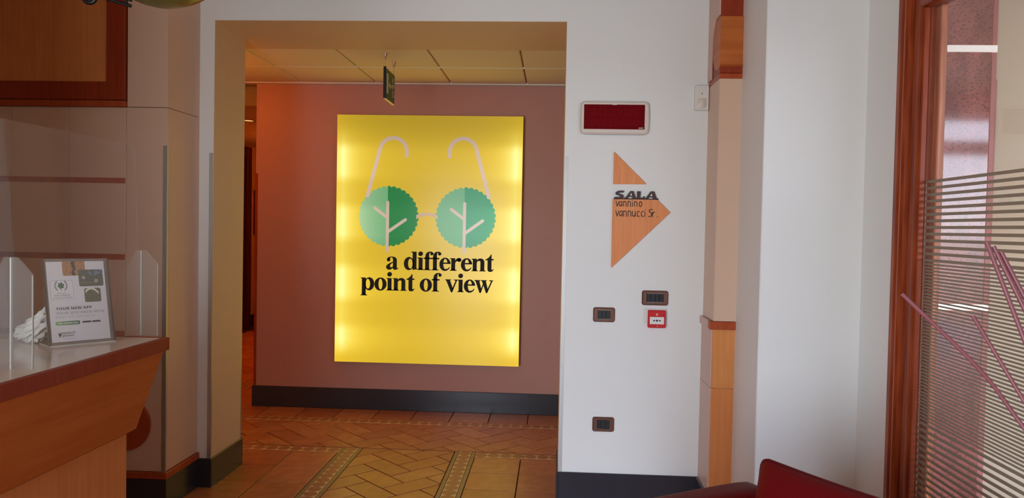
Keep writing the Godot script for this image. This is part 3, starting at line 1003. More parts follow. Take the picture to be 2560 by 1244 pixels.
# ---------------------------------------------------------------- the light box
func seg_sdf(p: Vector2, a: Vector2, b: Vector2) -> float:
	var d := b - a
	var t := clampf((p - a).dot(d) / d.length_squared(), 0.0, 1.0)
	return p.distance_to(a + d * t)

func hook_sdf(p: Vector2, c: Vector2, r: float, leg0: Vector2, leg1: Vector2, tip: Vector2, a0: float, a1: float) -> float:
	var d := minf(seg_sdf(p, leg0, leg1), p.distance_to(tip))
	var a := (p - c).angle()
	if a < -PI / 2:
		a += TAU
	if a >= a0 and a <= a1:
		d = minf(d, absf(p.distance_to(c) - r))
	return d

func light_box_print(w: int, h: int, lo: Vector2, hi: Vector2) -> ImageTexture:
	var im := Image.create(w, h, false, Image.FORMAT_RGB8)
	var px := (hi.x - lo.x) / w
	var size := hi - lo
	var lens := [Vector2(-1.325, 1.571), Vector2(-0.708, 1.57)]
	var green := [[Color8(128, 206, 142), Color8(44, 150, 78)], [Color8(112, 194, 132), Color8(48, 166, 106)]]
	var twig := Color8(226, 208, 188)
	var trees := [[Vector2(-1.333, 1.682), Vector2(-1.333, 1.297), Vector2(-1.438, 1.636), Vector2(-1.336, 1.562), Vector2(-1.189, 1.546), Vector2(-1.33, 1.447)], [Vector2(-0.7165, 1.682), Vector2(-0.7165, 1.297), Vector2(-0.823, 1.634), Vector2(-0.72, 1.558), Vector2(-0.572, 1.548), Vector2(-0.713, 1.445)]]
	for j in h:
		var y := hi.y - (j + 0.5) * px
		for i in w:
			var x := lo.x + (i + 0.5) * px
			var p := Vector2(x, y)
			var u := (x - lo.x) / size.x
			var v := 1.0 - (y - lo.y) / size.y
			# the tubes stand along both sides of the box, four lamps each
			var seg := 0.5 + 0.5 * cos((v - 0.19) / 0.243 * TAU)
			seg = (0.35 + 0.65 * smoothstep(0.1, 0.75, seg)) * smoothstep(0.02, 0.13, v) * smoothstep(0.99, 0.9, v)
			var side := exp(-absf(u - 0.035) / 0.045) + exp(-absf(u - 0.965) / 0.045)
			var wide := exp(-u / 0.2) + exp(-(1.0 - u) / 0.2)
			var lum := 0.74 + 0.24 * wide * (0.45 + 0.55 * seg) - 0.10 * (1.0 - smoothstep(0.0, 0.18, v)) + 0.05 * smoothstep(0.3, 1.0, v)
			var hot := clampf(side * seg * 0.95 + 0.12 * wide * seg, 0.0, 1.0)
			var c := Color8(246, 216, 56)
			if y > 1.27:
				for k in 2:
					if absf(x - lens[k].x) < 0.26 and absf(y - lens[k].y) < 0.26:
						var q: Vector2 = p - lens[k]
						var step := TAU / 34.0
						var an := (floorf(q.angle() / step) + 0.5) * step
						var sd := minf(q.length() - 0.222, q.distance_to(Vector2(cos(an), sin(an)) * 0.219) - 0.0225)
						var cover := clampf(0.5 - sd / px, 0.0, 1.0)
						if cover > 0.0:
							var g: Color = green[k][0] if x < trees[k][0].x else green[k][1]
							g = g.lerp(Color(0.86, 0.95, 0.84), 0.5 * clampf(-q.x / 0.3, 0.0, 1.0) * (1.0 - 0.6 * k))
							c = c.lerp(g, cover)
				# temples and bridge lie behind the leaves, twigs in front of them
				var d := 1.0
				if x < -1.0:
					d = hook_sdf(p, Vector2(-1.294, 2.085), 0.1085, Vector2(-1.497, 1.735), Vector2(-1.4005, 2.105), Vector2(-1.1865, 2.052), -0.2, 2.95)
				else:
					d = hook_sdf(p, Vector2(-0.735, 2.086), 0.1085, Vector2(-0.526, 1.735), Vector2(-0.629, 2.105), Vector2(-0.8425, 2.052), 0.2, 3.34)
				var inside := false
				for k in 2:
					if p.distance_to(lens[k]) < 0.222:
						inside = true
				if not inside:
					c = c.lerp(Color8(232, 212, 190), clampf(0.5 - (d - 0.0155) / px, 0.0, 1.0))
					if absf(x + 1.018) < 0.1 and y > 1.54:
						var b := absf(p.distance_to(Vector2(-1.016, 1.43)) - 0.163) - 0.0135
						c = c.lerp(Color8(226, 200, 160), clampf(0.5 - b / px, 0.0, 1.0))
				for k in 2:
					if absf(x - lens[k].x) < 0.2:
						var t: Array = trees[k]
						var e := minf(minf(seg_sdf(p, t[0], t[1]), seg_sdf(p, t[2], t[3])), seg_sdf(p, t[4], t[5])) - 0.0125
						c = c.lerp(twig, clampf(0.5 - e / px, 0.0, 1.0))
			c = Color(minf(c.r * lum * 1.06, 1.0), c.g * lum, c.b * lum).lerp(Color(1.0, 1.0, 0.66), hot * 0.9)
			im.set_pixel(i, j, c)
	return ImageTexture.create_from_image(im)

func light_box() -> void:
	var lo := Vector2(-1.747, 0.397)
	var hi := Vector2(-0.266, 2.373)
	var t := thing("light_box", "large glowing yellow advertising light box with green tree spectacles", "light box", Vector3.ZERO)
	box("case", M.pale_metal, Vector3(lo.x, lo.y, ZB + 0.002), Vector3(hi.x, hi.y, -6.085), 0.003, t)
	var m := mat("lit_film", Color(0.30, 0.30, 0.30), 0.22)
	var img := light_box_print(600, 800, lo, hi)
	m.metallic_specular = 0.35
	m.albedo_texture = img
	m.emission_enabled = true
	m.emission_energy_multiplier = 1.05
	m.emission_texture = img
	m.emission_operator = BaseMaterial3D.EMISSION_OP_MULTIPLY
	m.emission = Color.WHITE
	var st := mb()
	var c := [Vector3(lo.x, lo.y, -6.08), Vector3(hi.x, lo.y, -6.08), Vector3(hi.x, hi.y, -6.08), Vector3(lo.x, hi.y, -6.08)]
	var uv := [Vector2(0, 1), Vector2(1, 1), Vector2(1, 0), Vector2(0, 0)]
	for k in [0, 2, 1, 0, 3, 2]:
		st.set_normal(Vector3(0, 0, 1))
		st.set_uv(uv[k])
		st.add_vertex(c[k])
	var ff := put(st, "film_face", m, t)
	var glow := mat("lit_edge", Color8(200, 170, 40), 0.4)
	glow.emission_enabled = true
	glow.emission = Color8(190, 160, 30)
	glow.emission_energy_multiplier = 0.7
	box("film_border", glow, Vector3(hi.x, lo.y, -6.115), Vector3(hi.x + 0.0015, hi.y, -6.0805), 0.0, t)
	box("film_border", glow, Vector3(lo.x - 0.0015, lo.y, -6.115), Vector3(lo.x, hi.y, -6.0805), 0.0, t)
	var T := Transform3D(Basis.IDENTITY, Vector3(0, 0, -6.0795))
	serif_bold("a different", Vector2(-1.343, 1.148), 0.0002135, -41.0, T, ff)
	serif_bold("point of view", Vector2(-1.5455, 0.979), 0.0002135, -41.0, T, ff)
	area_light("light_box_glow", Vector3((lo.x + hi.x) * 0.5, (lo.y + hi.y) * 0.5, -6.07), Vector3(0, PI, 0), Vector2(1.44, 1.94), Color(1.0, 0.80, 0.38), 0.25)

func exit_sign() -> void:
	var t := thing("exit_sign", "green emergency exit sign hanging from the passage ceiling above the light box", "exit sign", Vector3(-1.137, 2.34, -5.185))
	var pn := box("panel", M.exit_green, Vector3(-0.006, 0, -0.14), Vector3(0.006, 0.197, 0.14), 0.001, t)
	box("edge_trim", M.pale_metal, Vector3(-0.009, -0.008, -0.142), Vector3(0.009, 0.0, 0.142), 0.001, t)
	box("edge_trim", M.black_metal, Vector3(-0.009, -0.004, 0.1402), Vector3(0.009, 0.203, 0.146), 0.001, t)
	for f in [1.0, -1.0]:
		var T := frame(Vector3(0.006 * f, 0, 0), Vector3(0, 0, -f), Vector3(0, 1, 0))
		var st := mb()
		prism(st, rect_poly(-0.115, -0.065, 0.035, 0.165, 0.0), T, 0.0015)
		put(st, "door_symbol", M.exit_white, pn)
		st = mb()
		prism(st, PackedVector2Array([Vector2(-0.045, 0.10), Vector2(-0.02, 0.125), Vector2(-0.02, 0.108), Vector2(0.03, 0.108), Vector2(0.03, 0.092), Vector2(-0.02, 0.092), Vector2(-0.02, 0.075)]), T, 0.0015)
		put(st, "arrow_symbol", M.exit_white, pn)
		st = mb()
		prism(st, circle(Vector2(0.078, 0.152), 0.013, 14), T, 0.0015)
		stroke(st, PackedVector2Array([Vector2(0.078, 0.128), Vector2(0.086, 0.088)]), 0.022, T, 0.0015)
		stroke(st, PackedVector2Array([Vector2(0.086, 0.088), Vector2(0.066, 0.066), Vector2(0.07, 0.038)]), 0.013, T, 0.0015)
		stroke(st, PackedVector2Array([Vector2(0.088, 0.088), Vector2(0.105, 0.062), Vector2(0.122, 0.044)]), 0.013, T, 0.0015)
		stroke(st, PackedVector2Array([Vector2(0.074, 0.128), Vector2(0.055, 0.11), Vector2(0.05, 0.092)]), 0.009, T, 0.0015)
		stroke(st, PackedVector2Array([Vector2(0.084, 0.126), Vector2(0.104, 0.112), Vector2(0.118, 0.122)]), 0.009, T, 0.0015)
		put(st, "running_figure", M.exit_white, pn)
	for z in [0.135, -0.135]:
		var st := mb()
		lathe(st, [Vector2(0.014, 0.29), Vector2(0.0135, 0.284), Vector2(0.009, 0.272), Vector2(0.006, 0.258), Vector2(0.0001, 0.252)], Transform3D(Basis.IDENTITY, Vector3(0, 0, z)), 16)
		put(st, "ceiling_cup", M.pale_metal, t)
		st = mb()
		tube(st, [Vector3(0, 0.255, z), Vector3(0, 0.195, z)], 0.0014, 0.0014, 6)
		put(st, "chain", M.pale_metal, t)
		st = mb()
		lathe(st, [Vector2(0.0001, 0.228), Vector2(0.004, 0.222), Vector2(0.0001, 0.216)], Transform3D(Basis.IDENTITY, Vector3(0, 0, z)), 10)
		put(st, "chain_link", M.pale_metal, t)

# steel L-shaped corner guards
func guards() -> void:
	var w := 0.019
	var wz := 0.010
	var e := 0.0025
	var list := [
		[Vector3(-1.995, 0.19, -3.86), -1, -1, 1.885, "steel corner guard on the beige panelled pillar behind the desk"],
		[Vector3(-1.918, 0.02, ZN), -1, -1, 1.885, "steel corner guard on the near edge of the left jamb"],
		[Vector3(-1.918, 0.165, ZJ), -1, 1, 1.80, "steel corner guard on the far edge of the left jamb"],
		[Vector3(0.0465, 0.02, ZN), 1, -1, 1.895, "steel corner guard on the white wall left of the arrow sign"],
		[Vector3(-2.44, 0.17, ZB), 1, -1, 1.90, "steel corner guard coloured brown for its dark reflection, left corner of the pink wall"]]  # steel guard; the brown colour stands in for its dark reflection
	for g in list:
		var at: Vector3 = g[0]
		var sx: float = g[1]
		var sz: float = g[2]
		# legs lie on the wall faces: one on the face across z, one on the face across x
		var st := mb()
		var x0 := at.x - sx * e
		var x1 := at.x + sx * w
		var zo := at.z - sz * e
		var zi := at.z + sz * wz
		var p := PackedVector2Array([Vector2(x0, zo), Vector2(x1, zo), Vector2(x1, at.z), Vector2(at.x, at.z), Vector2(at.x, zi), Vector2(x0, zi)])
		prism(st, p, Transform3D(Basis(Vector3(1, 0, 0), Vector3(0, 0, 1), Vector3(0, -1, 0)), Vector3(0, at.y, 0)), -(g[3] - at.y), 0.0006)
		tag(put(st, "corner_guard", M.cherry_dark if "brown" in g[4] else M.steel), g[4], "corner guard", "corner guards")

# ---------------------------------------------------------------- fittings on the white wall
func wall_fittings() -> void:
	# alarm display
	var t := thing("alarm_display", "unlit dark red alarm display panel in a cream frame, above the arrow sign", "display panel", Vector3(0.127, 2.013, ZN))
	var T := Transform3D.IDENTITY
	var st := mb()
	var bow := PackedVector2Array()
	bow.append_array(arc(Vector2(0.345, 0.154), 0.024, 0, PI / 2, 5))
	bow.append_array(arc(Vector2(0.024, 0.154), 0.024, PI / 2, PI, 5))
	bow.append(Vector2(-0.003, 0.09))
	bow.append_array(arc(Vector2(0.024, 0.024), 0.024, PI, PI * 1.5, 5))
	bow.append_array(arc(Vector2(0.345, 0.024), 0.024, PI * 1.5, TAU, 5))
	bow.append(Vector2(0.372, 0.09))
	var inner := PackedVector2Array()
	for i in bow.size():
		var b := bow[i]
		inner.append(Vector2(clampf(b.x, 0.018, 0.345), clampf(b.y, 0.027, 0.160)))
	prism(st, bow, T, 0.008)
	ring(st, bow, inner, T, 0.026, 0.009, 0.003)
	put(st, "frame", M.bezel_plastic, t)
	var sc := box("screen", M.red_screen, Vector3(0.018, 0.027, 0.006), Vector3(0.345, 0.160, 0.018), 0.0, t)
	var sans := SystemFont.new()
	sans.font_names = PackedStringArray(["Droid Sans"])
	sans.font_weight = 700
	var Tp := Transform3D(Basis.IDENTITY, Vector3(0, 0, 0.018))
	letters("ALLARME", sans, Tp, Vector2(0.055, 0.100), Vector2(0.315, 0.138), 0.0006, "lettering", M.red_print, sc)
	letters("INCENDIO", sans, Tp, Vector2(0.055, 0.046), Vector2(0.315, 0.084), 0.0006, "lettering", M.red_print, sc)
	letters("ABS", sans, Tp, Vector2(0.313, 0.031), Vector2(0.337, 0.039), 0.0006, "maker_mark", M.exit_white, sc)
	box("top_catch", M.bezel_plastic, Vector3(0.170, 0.157, 0.02), Vector3(0.195, 0.162, 0.026), 0.001, t)
	# switches and socket
	plate(Vector3(0.278, 1.034, ZN), 0.118, 3, false, "bronze framed light switch with three black rockers, left of the fire call point")
	plate(Vector3(0.552, 1.132, ZN), 0.142, 4, false, "bronze framed light switch with four black rockers, above the fire call point")
	plate(Vector3(0.287, 0.432, ZN), 0.118, 3, true, "bronze framed power socket low on the white wall")
	# fire call point
	t = thing("fire_alarm", "red fire alarm call point with white centre below the four-rocker switch", "fire alarm", Vector3(0.561, 0.972, ZN))
	st = mb()
	prism(st, round_rect(Vector2(-0.069, 0.022), Vector2(0.054, 0.103), 0.003), T, 0.006, 0.002)
	put(st, "back_plate", M.white_plastic, t)
	st = mb()
	prism(st, round_rect(Vector2(-0.047, 0.0), Vector2(0.047, 0.095), 0.005), T, 0.036, 0.004)
	var bd := put(st, "body", M.red_plastic, t)
	st = mb()
	prism(st, round_rect(Vector2(-0.038, 0.021), Vector2(0.038, 0.060), 0.002), Transform3D(Basis.IDENTITY, Vector3(0, 0, 0.036)), 0.0015, 0.0004)
	put(st, "white_element", M.white_plastic, bd)
	var Tf := Transform3D(Basis.IDENTITY, Vector3(0, 0, 0.0375))
	st = mb()
	prism(st, circle(Vector2(0, 0.0405), 0.0055, 16), Tf, 0.0008)
	put(st, "dot_mark", M.ink, bd)
	for s in [-1.0, 1.0]:
		st = mb()
		prism(st, PackedVector2Array([Vector2(s * 0.009, 0.0405), Vector2(s * 0.0135, 0.0445), Vector2(s * 0.021, 0.042), Vector2(s * 0.021, 0.039), Vector2(s * 0.0135, 0.0365)]), Tf, 0.0008)
		put(st, "arrow_mark", M.ink, bd)
	st = mb()
	var Tr := Transform3D(Basis.IDENTITY, Vector3(0, 0, 0.036))
	prism(st, PackedVector2Array([Vector2(-0.004, 0.069), Vector2(0.006, 0.069), Vector2(0.0035, 0.075), Vector2(0.001, 0.081), Vector2(-0.0055, 0.074)]), Tr, 0.0006)
	put(st, "flame_mark", M.bezel_plastic, bd)
	st = mb()
	prism(st, circle(Vector2(0.002, 0.011), 0.0025, 10), Tr, 0.0006)
	put(st, "key_hole", M.bezel_plastic, bd)
	st = mb()
	prism(st, circle(Vector2(0.035, 0.072), 0.002, 10), Tr, 0.0006)
	put(st, "indicator", M.ink, bd)
	# motion detector in the corner
	t = thing("motion_detector", "white motion detector high at the right corner of the white wall", "motion detector", Vector3(0.769, 2.147, ZN))
	st = mb()
	prism(st, round_rect(Vector2(-0.034, 0.0), Vector2(0.04, 0.133), 0.008), T, 0.03, 0.003)
	var mb0 := put(st, "body", M.white_plastic, t)
	st = mb()
	var grid := []
	for i in 7:
		var row := []
		for j in 9:
			var u := lerpf(-1.0, 1.0, j / 8.0)
			row.append(Vector3(0.003 + u * 0.027, lerpf(0.012, 0.062, i / 6.0), 0.029 + 0.012 * (1.0 - u * u) * sin(PI * (0.12 + 0.76 * i / 6.0))))
		grid.append(row)
	sheet(st, grid)
	put(st, "lens", M.bezel_plastic, mb0)
	st = mb()
	bx(st, Vector3(0.001, 0.083, 0.0295), Vector3(0.005, 0.094, 0.031))
	put(st, "indicator", M.ink_grey, mb0)

func plate(c: Vector3, w: float, n: int, socket: bool, label: String) -> void:
	var t := thing("power_socket" if socket else "light_switch", label, "socket" if socket else "switch", c, "bronze wall plates")
	var hw := w * 0.5
	var outer := PackedVector2Array()
	var inner := PackedVector2Array()
	var iw := n * 0.0225 * 0.5 + 0.002
	var hh := 0.040
	for q in [[1, 1, 0.0], [-1, 1, PI / 2], [-1, -1, PI], [1, -1, PI * 1.5]]:
		var r := 0.012
		for k in 6:
			var a: float = q[2] + PI / 2 * k / 5.0
			outer.append(Vector2(q[0] * (hw - r), q[1] * (hh - r)) + Vector2(cos(a), sin(a)) * r)
			inner.append(Vector2(q[0] * (iw - 0.003), q[1] * (0.0245 - 0.003)) + Vector2(cos(a), sin(a)) * 0.003)
	var st := mb()
	ring(st, outer, inner, Transform3D.IDENTITY, 0.013, 0.006, 0.004)
	put(st, "frame", M.bronze, t)
	for k in n:
		var x := (k - (n - 1) * 0.5) * 0.0225
		if socket and k == 1:
			var so := box("socket_module", M.black_plastic, Vector3(x - 0.0108, -0.0235, 0), Vector3(x + 0.0108, 0.0235, 0.0085), 0.001, t)
			for y in [-0.014, 0.0, 0.014]:
				st = mb()
				prism(st, circle(Vector2(x, y), 0.0032, 12), Transform3D(Basis.IDENTITY, Vector3(0, 0, 0.0085)), 0.0003)
				put(st, "pin_hole", M.ink, so)
		else:
			st = mb()
			var T := Transform3D(Basis(Vector3.RIGHT, 0.03), Vector3(x, 0, 0.004))
			bx(st, Vector3(-0.0108, -0.0225, -0.004), Vector3(0.0108, 0.0225, 0.006), 0.0012, T)
			put(st, "rocker", M.black_plastic, t)

# ---------------------------------------------------------------- wooden arrow sign
func wall_sign() -> void:
	var t := thing("arrow_sign", "wooden arrow sign with dark SALA lettering on the white wall", "sign", Vector3(0, 0, ZN))
	var st := mb()
	prism(st, PackedVector2Array([Vector2(0.313, 1.920), Vector2(0.490, 1.748), Vector2(0.312, 1.746)]), Transform3D.IDENTITY, 0.014, 0.001)
	put(st, "upper_triangle", M.sign_wood, t)
	st = mb()
	prism(st, PackedVector2Array([Vector2(0.311, 1.664), Vector2(0.550, 1.666), Vector2(0.622, 1.597), Vector2(0.3115, 1.291)]), Transform3D.IDENTITY, 0.014, 0.001)
	var la := put(st, "lower_arrow", M.sign_wood, t)
	# SALA: heavy slab letters, one piece on a thin foot bar
	var P := func(x: float, y: float) -> Vector2: return Vector2(0.317 + (x - 402.0) * 0.000829, 1.666 + (718.0 - y) * 0.000793)
	var w := mb()
	var B := Transform3D.IDENTITY
	var big := func(a: Array) -> void:
		var poly := PackedVector2Array()
		for q in a:
			poly.append(P.call(q[0], q[1]))
		prism(w, poly, B, 0.016, 0.0008)
	# S
	big.call([[468, 662], [436, 661], [418, 668], [411, 680], [418, 690], [436, 695], [443, 700], [438, 706], [414, 704], [404, 708], [402, 718], [440, 718], [458, 714], [466, 703], [462, 692], [448, 685], [434, 681], [434, 675], [444, 673], [462, 675]])
	# A
	big.call([[468, 718], [488, 718], [498, 702], [520, 702], [524, 718], [549, 718], [549, 712], [543, 710], [528, 663], [508, 663], [478, 706], [468, 711]])
	# L
	big.call([[552, 664], [575, 664], [572, 708], [588, 708], [594, 698], [602, 698], [598, 718], [546, 718], [552, 712]])
	# A
	big.call([[600, 718], [622, 718], [630, 704], [654, 704], [658, 718], [690, 718], [688, 711], [678, 709], [662, 663], [640, 663], [610, 708], [600, 712]])
	big.call([[404, 714], [690, 714], [690, 720], [404, 720]])
	var sl := put(w, "lettering", M.letter_wood, t)
	# the two written lines, strokes of even width
	var F := Transform3D(Basis.IDENTITY, Vector3(0, 0, 0.014))
	w = mb()
	write(w, "vannino", P.call(416, 768), 0.0262, 0.0042, F, [20, 29, 29, 29, 13, 29, 27])
	write(w, "vannucci Sr.", P.call(416, 836), 0.0285, 0.0042, F, [22, 29, 29, 28, 29, 27, 26, 15, 25, 33, 22, 8])
	put(w, "lettering", M.letter_wood, la)
	# slots of the letters A above show the board: small wedges
	for q in [[[506, 694], [518, 694], [514, 676]], [[636, 696], [650, 696], [646, 677]]]:
		var poly := PackedVector2Array()
		for k in q:
			poly.append(P.call(k[0], k[1]))
		w = mb()
		prism(w, poly, Transform3D(Basis.IDENTITY, Vector3(0, 0, 0.0155)), 0.001)
		put(w, "letter_counter", M.white_paint, sl)

func write(st: SurfaceTool, text: String, at: Vector2, xh: float, w: float, T: Transform3D, steps: Array) -> void:
	var glyph := {
		"v": [[[0.0, 1.0], [0.3, 0.0], [0.65, 1.0]]],
		"a": [[[0.62, 0.95], [0.3, 0.95], [0.08, 0.6], [0.1, 0.2], [0.3, 0.02], [0.62, 0.45]], [[0.64, 1.0], [0.64, 0.0]]],
		"n": [[[0.0, 0.0], [0.0, 1.0], [0.28, 1.0], [0.5, 0.88], [0.58, 0.65], [0.58, 0.0]]],
		"i": [[[0.0, 0.0], [0.0, 0.85]], [[0.0, 1.22], [0.0, 1.3]]],
		"o": [[[0.35, 1.0], [0.1, 0.8], [0.03, 0.45], [0.2, 0.05], [0.4, 0.0], [0.62, 0.2], [0.68, 0.6], [0.55, 0.92], [0.35, 1.0]]],
		"u": [[[0.0, 1.0], [0.0, 0.25], [0.15, 0.02], [0.4, 0.05], [0.56, 0.35], [0.58, 1.0]], [[0.58, 0.5], [0.6, 0.0]]],
		"c": [[[0.52, 0.92], [0.3, 1.0], [0.08, 0.75], [0.05, 0.35], [0.22, 0.02], [0.5, 0.06]]],
		"S": [[[0.85, 1.35], [0.4, 1.38], [0.12, 1.15], [0.25, 0.9], [0.6, 0.65], [0.68, 0.35], [0.5, 0.08], [0.0, 0.0]]],
		"r": [[[0.05, 0.0], [0.05, 0.85]], [[0.05, 0.55], [0.25, 0.85], [0.5, 0.9]]],
		".": [[[0.0, 0.0], [0.04, 0.0]]], " ": []}
	var x := at.x
	var k := 0
	for ch in text:
		if ch == " ":
			x += 0.006
			continue
		for s in glyph[ch]:
			var pts := PackedVector2Array()
			for q in s:
				pts.append(Vector2(x + q[0] * xh * 0.92, at.y + q[1] * xh))
			stroke(st, pts, w, T, 0.0012)
		x += steps[k] * 0.000829
		k += 1

# ---------------------------------------------------------------- reception desk and what stands on it
func desk() -> void:
	var t := thing("reception_desk", "reception desk with sloping orange wood front and white top", "reception desk", Vector3.ZERO)
	var ze := -2.685
	var z1 := -1.33
	# white top
	var st := mb()
	var top := PackedVector2Array([Vector2(-1.40, ze + 0.005), Vector2(-1.40, z1), Vector2(-2.35, z1), Vector2(-2.35, -2.40), Vector2(-1.90, -2.56), Vector2(-1.56, ze + 0.004)])
	prism(st, top, Transform3D(Basis(Vector3(1, 0, 0), Vector3(0, 0, 1), Vector3(0, -1, 0)), Vector3(0, 1.04, 0)), -0.04, 0.001)
	put(st, "counter_top", M.counter_white, t)
	# red wood edging
	box("edge_band", M.cherry_dark, Vector3(-1.401, 1.036, ze), Vector3(-1.379, 1.081, z1), 0.002, t)
	box("edge_band", M.cherry_dark, Vector3(-1.58, 1.036, ze - 0.012), Vector3(-1.379, 1.081, ze - 0.0005), 0.002, t)
	# sloping front: profile in x-y drawn out along z
	st = mb()
	var fa := PackedVector2Array([Vector2(-1.395, 1.036), Vector2(-1.497, 0.748), Vector2(-1.531, 0.728), Vector2(-1.56, 0.728), Vector2(-1.53, 0.78), Vector2(-1.425, 1.036)])
	prism(st, fa, Transform3D(Basis.IDENTITY, Vector3(0, 0, ze - 0.002)), z1 - ze)
	put(st, "sloping_front", M.maple_wide, t)
	box("lower_front", M.maple, Vector3(-1.565, 0.0, ze), Vector3(-1.531, 0.728, z1), 0.001, t)
	box("end_panel", M.maple, Vector3(-2.2, 0.0, ze + 0.001), Vector3(-1.566, 1.036, ze + 0.03), 0.001, t)
	box("end_panel", M.maple, Vector3(-2.2, 0.0, z1 - 0.03), Vector3(-1.566, 1.036, z1), 0.001, t)
	# screen of clear acrylic with two feet
	var g := thing("acrylic_screen", "clear acrylic hygiene screen standing along the reception desk", "screen", Vector3(-1.505, 1.08, -2.35))
	st = mb()
	var pane := PackedVector2Array()
	pane.append(Vector2(0.36, 0.012))
	pane.append(Vector2(-0.375, 0.012))
	pane.append_array(arc(Vector2(-0.345, 0.665), 0.03, PI, PI / 2, 6))
	pane.append_array(arc(Vector2(0.33, 0.665), 0.03, PI / 2, 0, 6))
	var Tp := Transform3D(Basis(Vector3(0, 0, 1), Vector3(-0.045, 1, 0).normalized(), Vector3(-1, -0.045, 0).normalized()), Vector3(0.008, 0, 0))
	prism(st, pane, Tp, 0.005)
	put(st, "pane", M.plexi, g)
	for z in [-0.385, 0.29]:
		st = mb()
		var foot := PackedVector2Array([Vector2(-0.105, 0.0), Vector2(0.062, 0.0), Vector2(0.062, 0.265), Vector2(0.018, 0.312), Vector2(-0.02, 0.312), Vector2(-0.095, 0.155)])
		prism(st, foot, Transform3D(Basis.IDENTITY, Vector3(0, 0, z)), 0.006)
		var ft := put(st, "foot", M.plexi, g)
		st = mb()
		bx(st, Vector3(-0.002, 0.0, z - 0.001), Vector3(0.002, 0.31, z + 0.007), 0.0)
		bx(st, Vector3(0.0615, 0.0, z), Vector3(0.063, 0.262, z + 0.006), 0.0)
		put(st, "foot_slot", M.plexi_edge, ft)
	tissue()
	leaflet_stand()

func tissue() -> void:
	var t := thing("tissue", "crumpled white tissue lying behind the leaflet stand on the desk", "tissue", Vector3(-1.735, 1.08, -2.50))
	var st := mb()
	var nz := noise(FastNoiseLite.TYPE_SIMPLEX, 7.0, 4, 77)
	var rows := []
	var n := 22
	var m := 34
	for i in n + 1:
		var row := []
		var v := float(i) / n
		for j in m + 1:
			var a := TAU * (j % m) / m
			var el := v * PI
			var d := Vector3(sin(el) * cos(a), cos(el), sin(el) * sin(a))
			var crease := absf(nz.get_noise_3d(d.x * 0.35, d.y * 0.35, d.z * 0.35))
			var r := 0.72 + 0.9 * (0.4 - crease)
			var p := Vector3(d.x * 0.07 * r, 0.05 + d.y * 0.052 * r, d.z * 0.05 * r)
			p.x += 0.9 * maxf(0.0, p.y - 0.03) - 0.02
			p.y = maxf(p.y * (1.0 + 0.35 * smoothstep(-0.02, 0.06, p.x)), 0.001)
			row.append(p)
		rows.append(row)
	sheet(st, rows, false)
	put(st, "paper", M.tissue, t)

func leaflet_img(w: int, h: int) -> ImageTexture:
	var im := Image.create(w, h, false, Image.FORMAT_RGB8)
	var a := noise(FastNoiseLite.TYPE_SIMPLEX, 0.03, 4, 5)
	var b := noise(FastNoiseLite.TYPE_SIMPLEX, 0.09, 3, 8)
	for j in h:
		var v := 1.0 - (j + 0.5) / h
		for i in w:
			var u := (i + 0.5) / w
			var c := Color8(226, 220, 226)
			var n1 := a.get_noise_2d(i, j)
			var n2 := b.get_noise_2d(i, j)
			# autumn tree
			if rr(u, v, 0.27, 0.81, 0.66, 1.02, 0.03):
				c = Color8(150, 92, 50).lerp(Color8(206, 150, 90), clampf(0.5 + n2, 0, 1))
				if absf(u - 0.46 + n1 * 0.03) < 0.022:
					c = Color8(58, 40, 32)
			# garden with bench
			if rr(u, v, 0.535, 0.67, 0.965, 0.9, 0.03):
				c = Color8(54, 66, 50).lerp(Color8(112, 108, 92), clampf(0.45 + n2 * 0.9, 0, 1))
				if v > 0.82 and u > 0.72 and n1 > -0.05:
					c = Color8(104, 124, 164)
				if absf(v - 0.72 - n1 * 0.02) < 0.012 and u < 0.85:
					c = Color8(120, 100, 80)
				if Vector2(u - 0.62, (v - 0.79) * 1.4).length() < 0.03 or Vector2(u - 0.84, (v - 0.745) * 1.4).length() < 0.035:
					c = Color8(176, 160, 150)
			# path with a bright curve
			if rr(u, v, 0.61, 0.467, 0.9, 0.66, 0.03):
				c = Color8(70, 68, 44).lerp(Color8(124, 116, 84), clampf(0.5 + n2, 0, 1))
				var curve := absf(v - 0.60 - 0.05 * sin((u - 0.62) * 14.0))
				if curve < 0.016 and u > 0.63 and u < 0.86:
					c = Color8(226, 218, 200)
			# badge
			if rr(u, v, 0.041, 0.507, 0.43, 0.773, 0.04):
				var rim := not rr(u, v, 0.049, 0.513, 0.422, 0.767, 0.036)
				c = Color8(188, 180, 190) if rim else Color8(232, 226, 232)
				var q := Vector2(u - 0.223, (v - 0.697) * 1.4)
				if q.length() < 0.052 + 0.008 * sin(q.angle() * 6.0):
					c = Color8(30, 92, 58) if q.x > 0 else Color8(56, 116, 76)
				elif absf(q.x) < 0.004 and q.y < 0 and q.y > -0.09:
					c = Color8(60, 80, 60)
				elif absf(q.length() - 0.098) < 0.014 and absf(q.x) > 0.055 and fposmod(q.angle() * 9.0, 1.0) > 0.25:
					c = Color8(120, 122, 124)
			# green button, two dark badges
			if rr(u, v, 0.078, 0.195, 0.495, 0.26, 0.032):
				c = Color8(112, 172, 84).lerp(Color8(30, 92, 58), clampf((u - 0.1) / 0.38, 0, 1))
			if rr(u, v, 0.533, 0.216, 0.684, 0.241, 0.004) or rr(u, v, 0.70, 0.216, 0.848, 0.24, 0.004):
				c = Color8(40, 36, 38)
			im.set_pixel(i, j, c)
	return ImageTexture.create_from_image(im)

func rr(u: float, v: float, u0: float, v0: float, u1: float, v1: float, r: float) -> bool:
	var q := Vector2(maxf(absf(u - (u0 + u1) * 0.5) - (u1 - u0) * 0.5 + r, 0.0), maxf(absf(v - (v0 + v1) * 0.5) - (v1 - v0) * 0.5 + r, 0.0) * 1.4)
	return q.length() < r

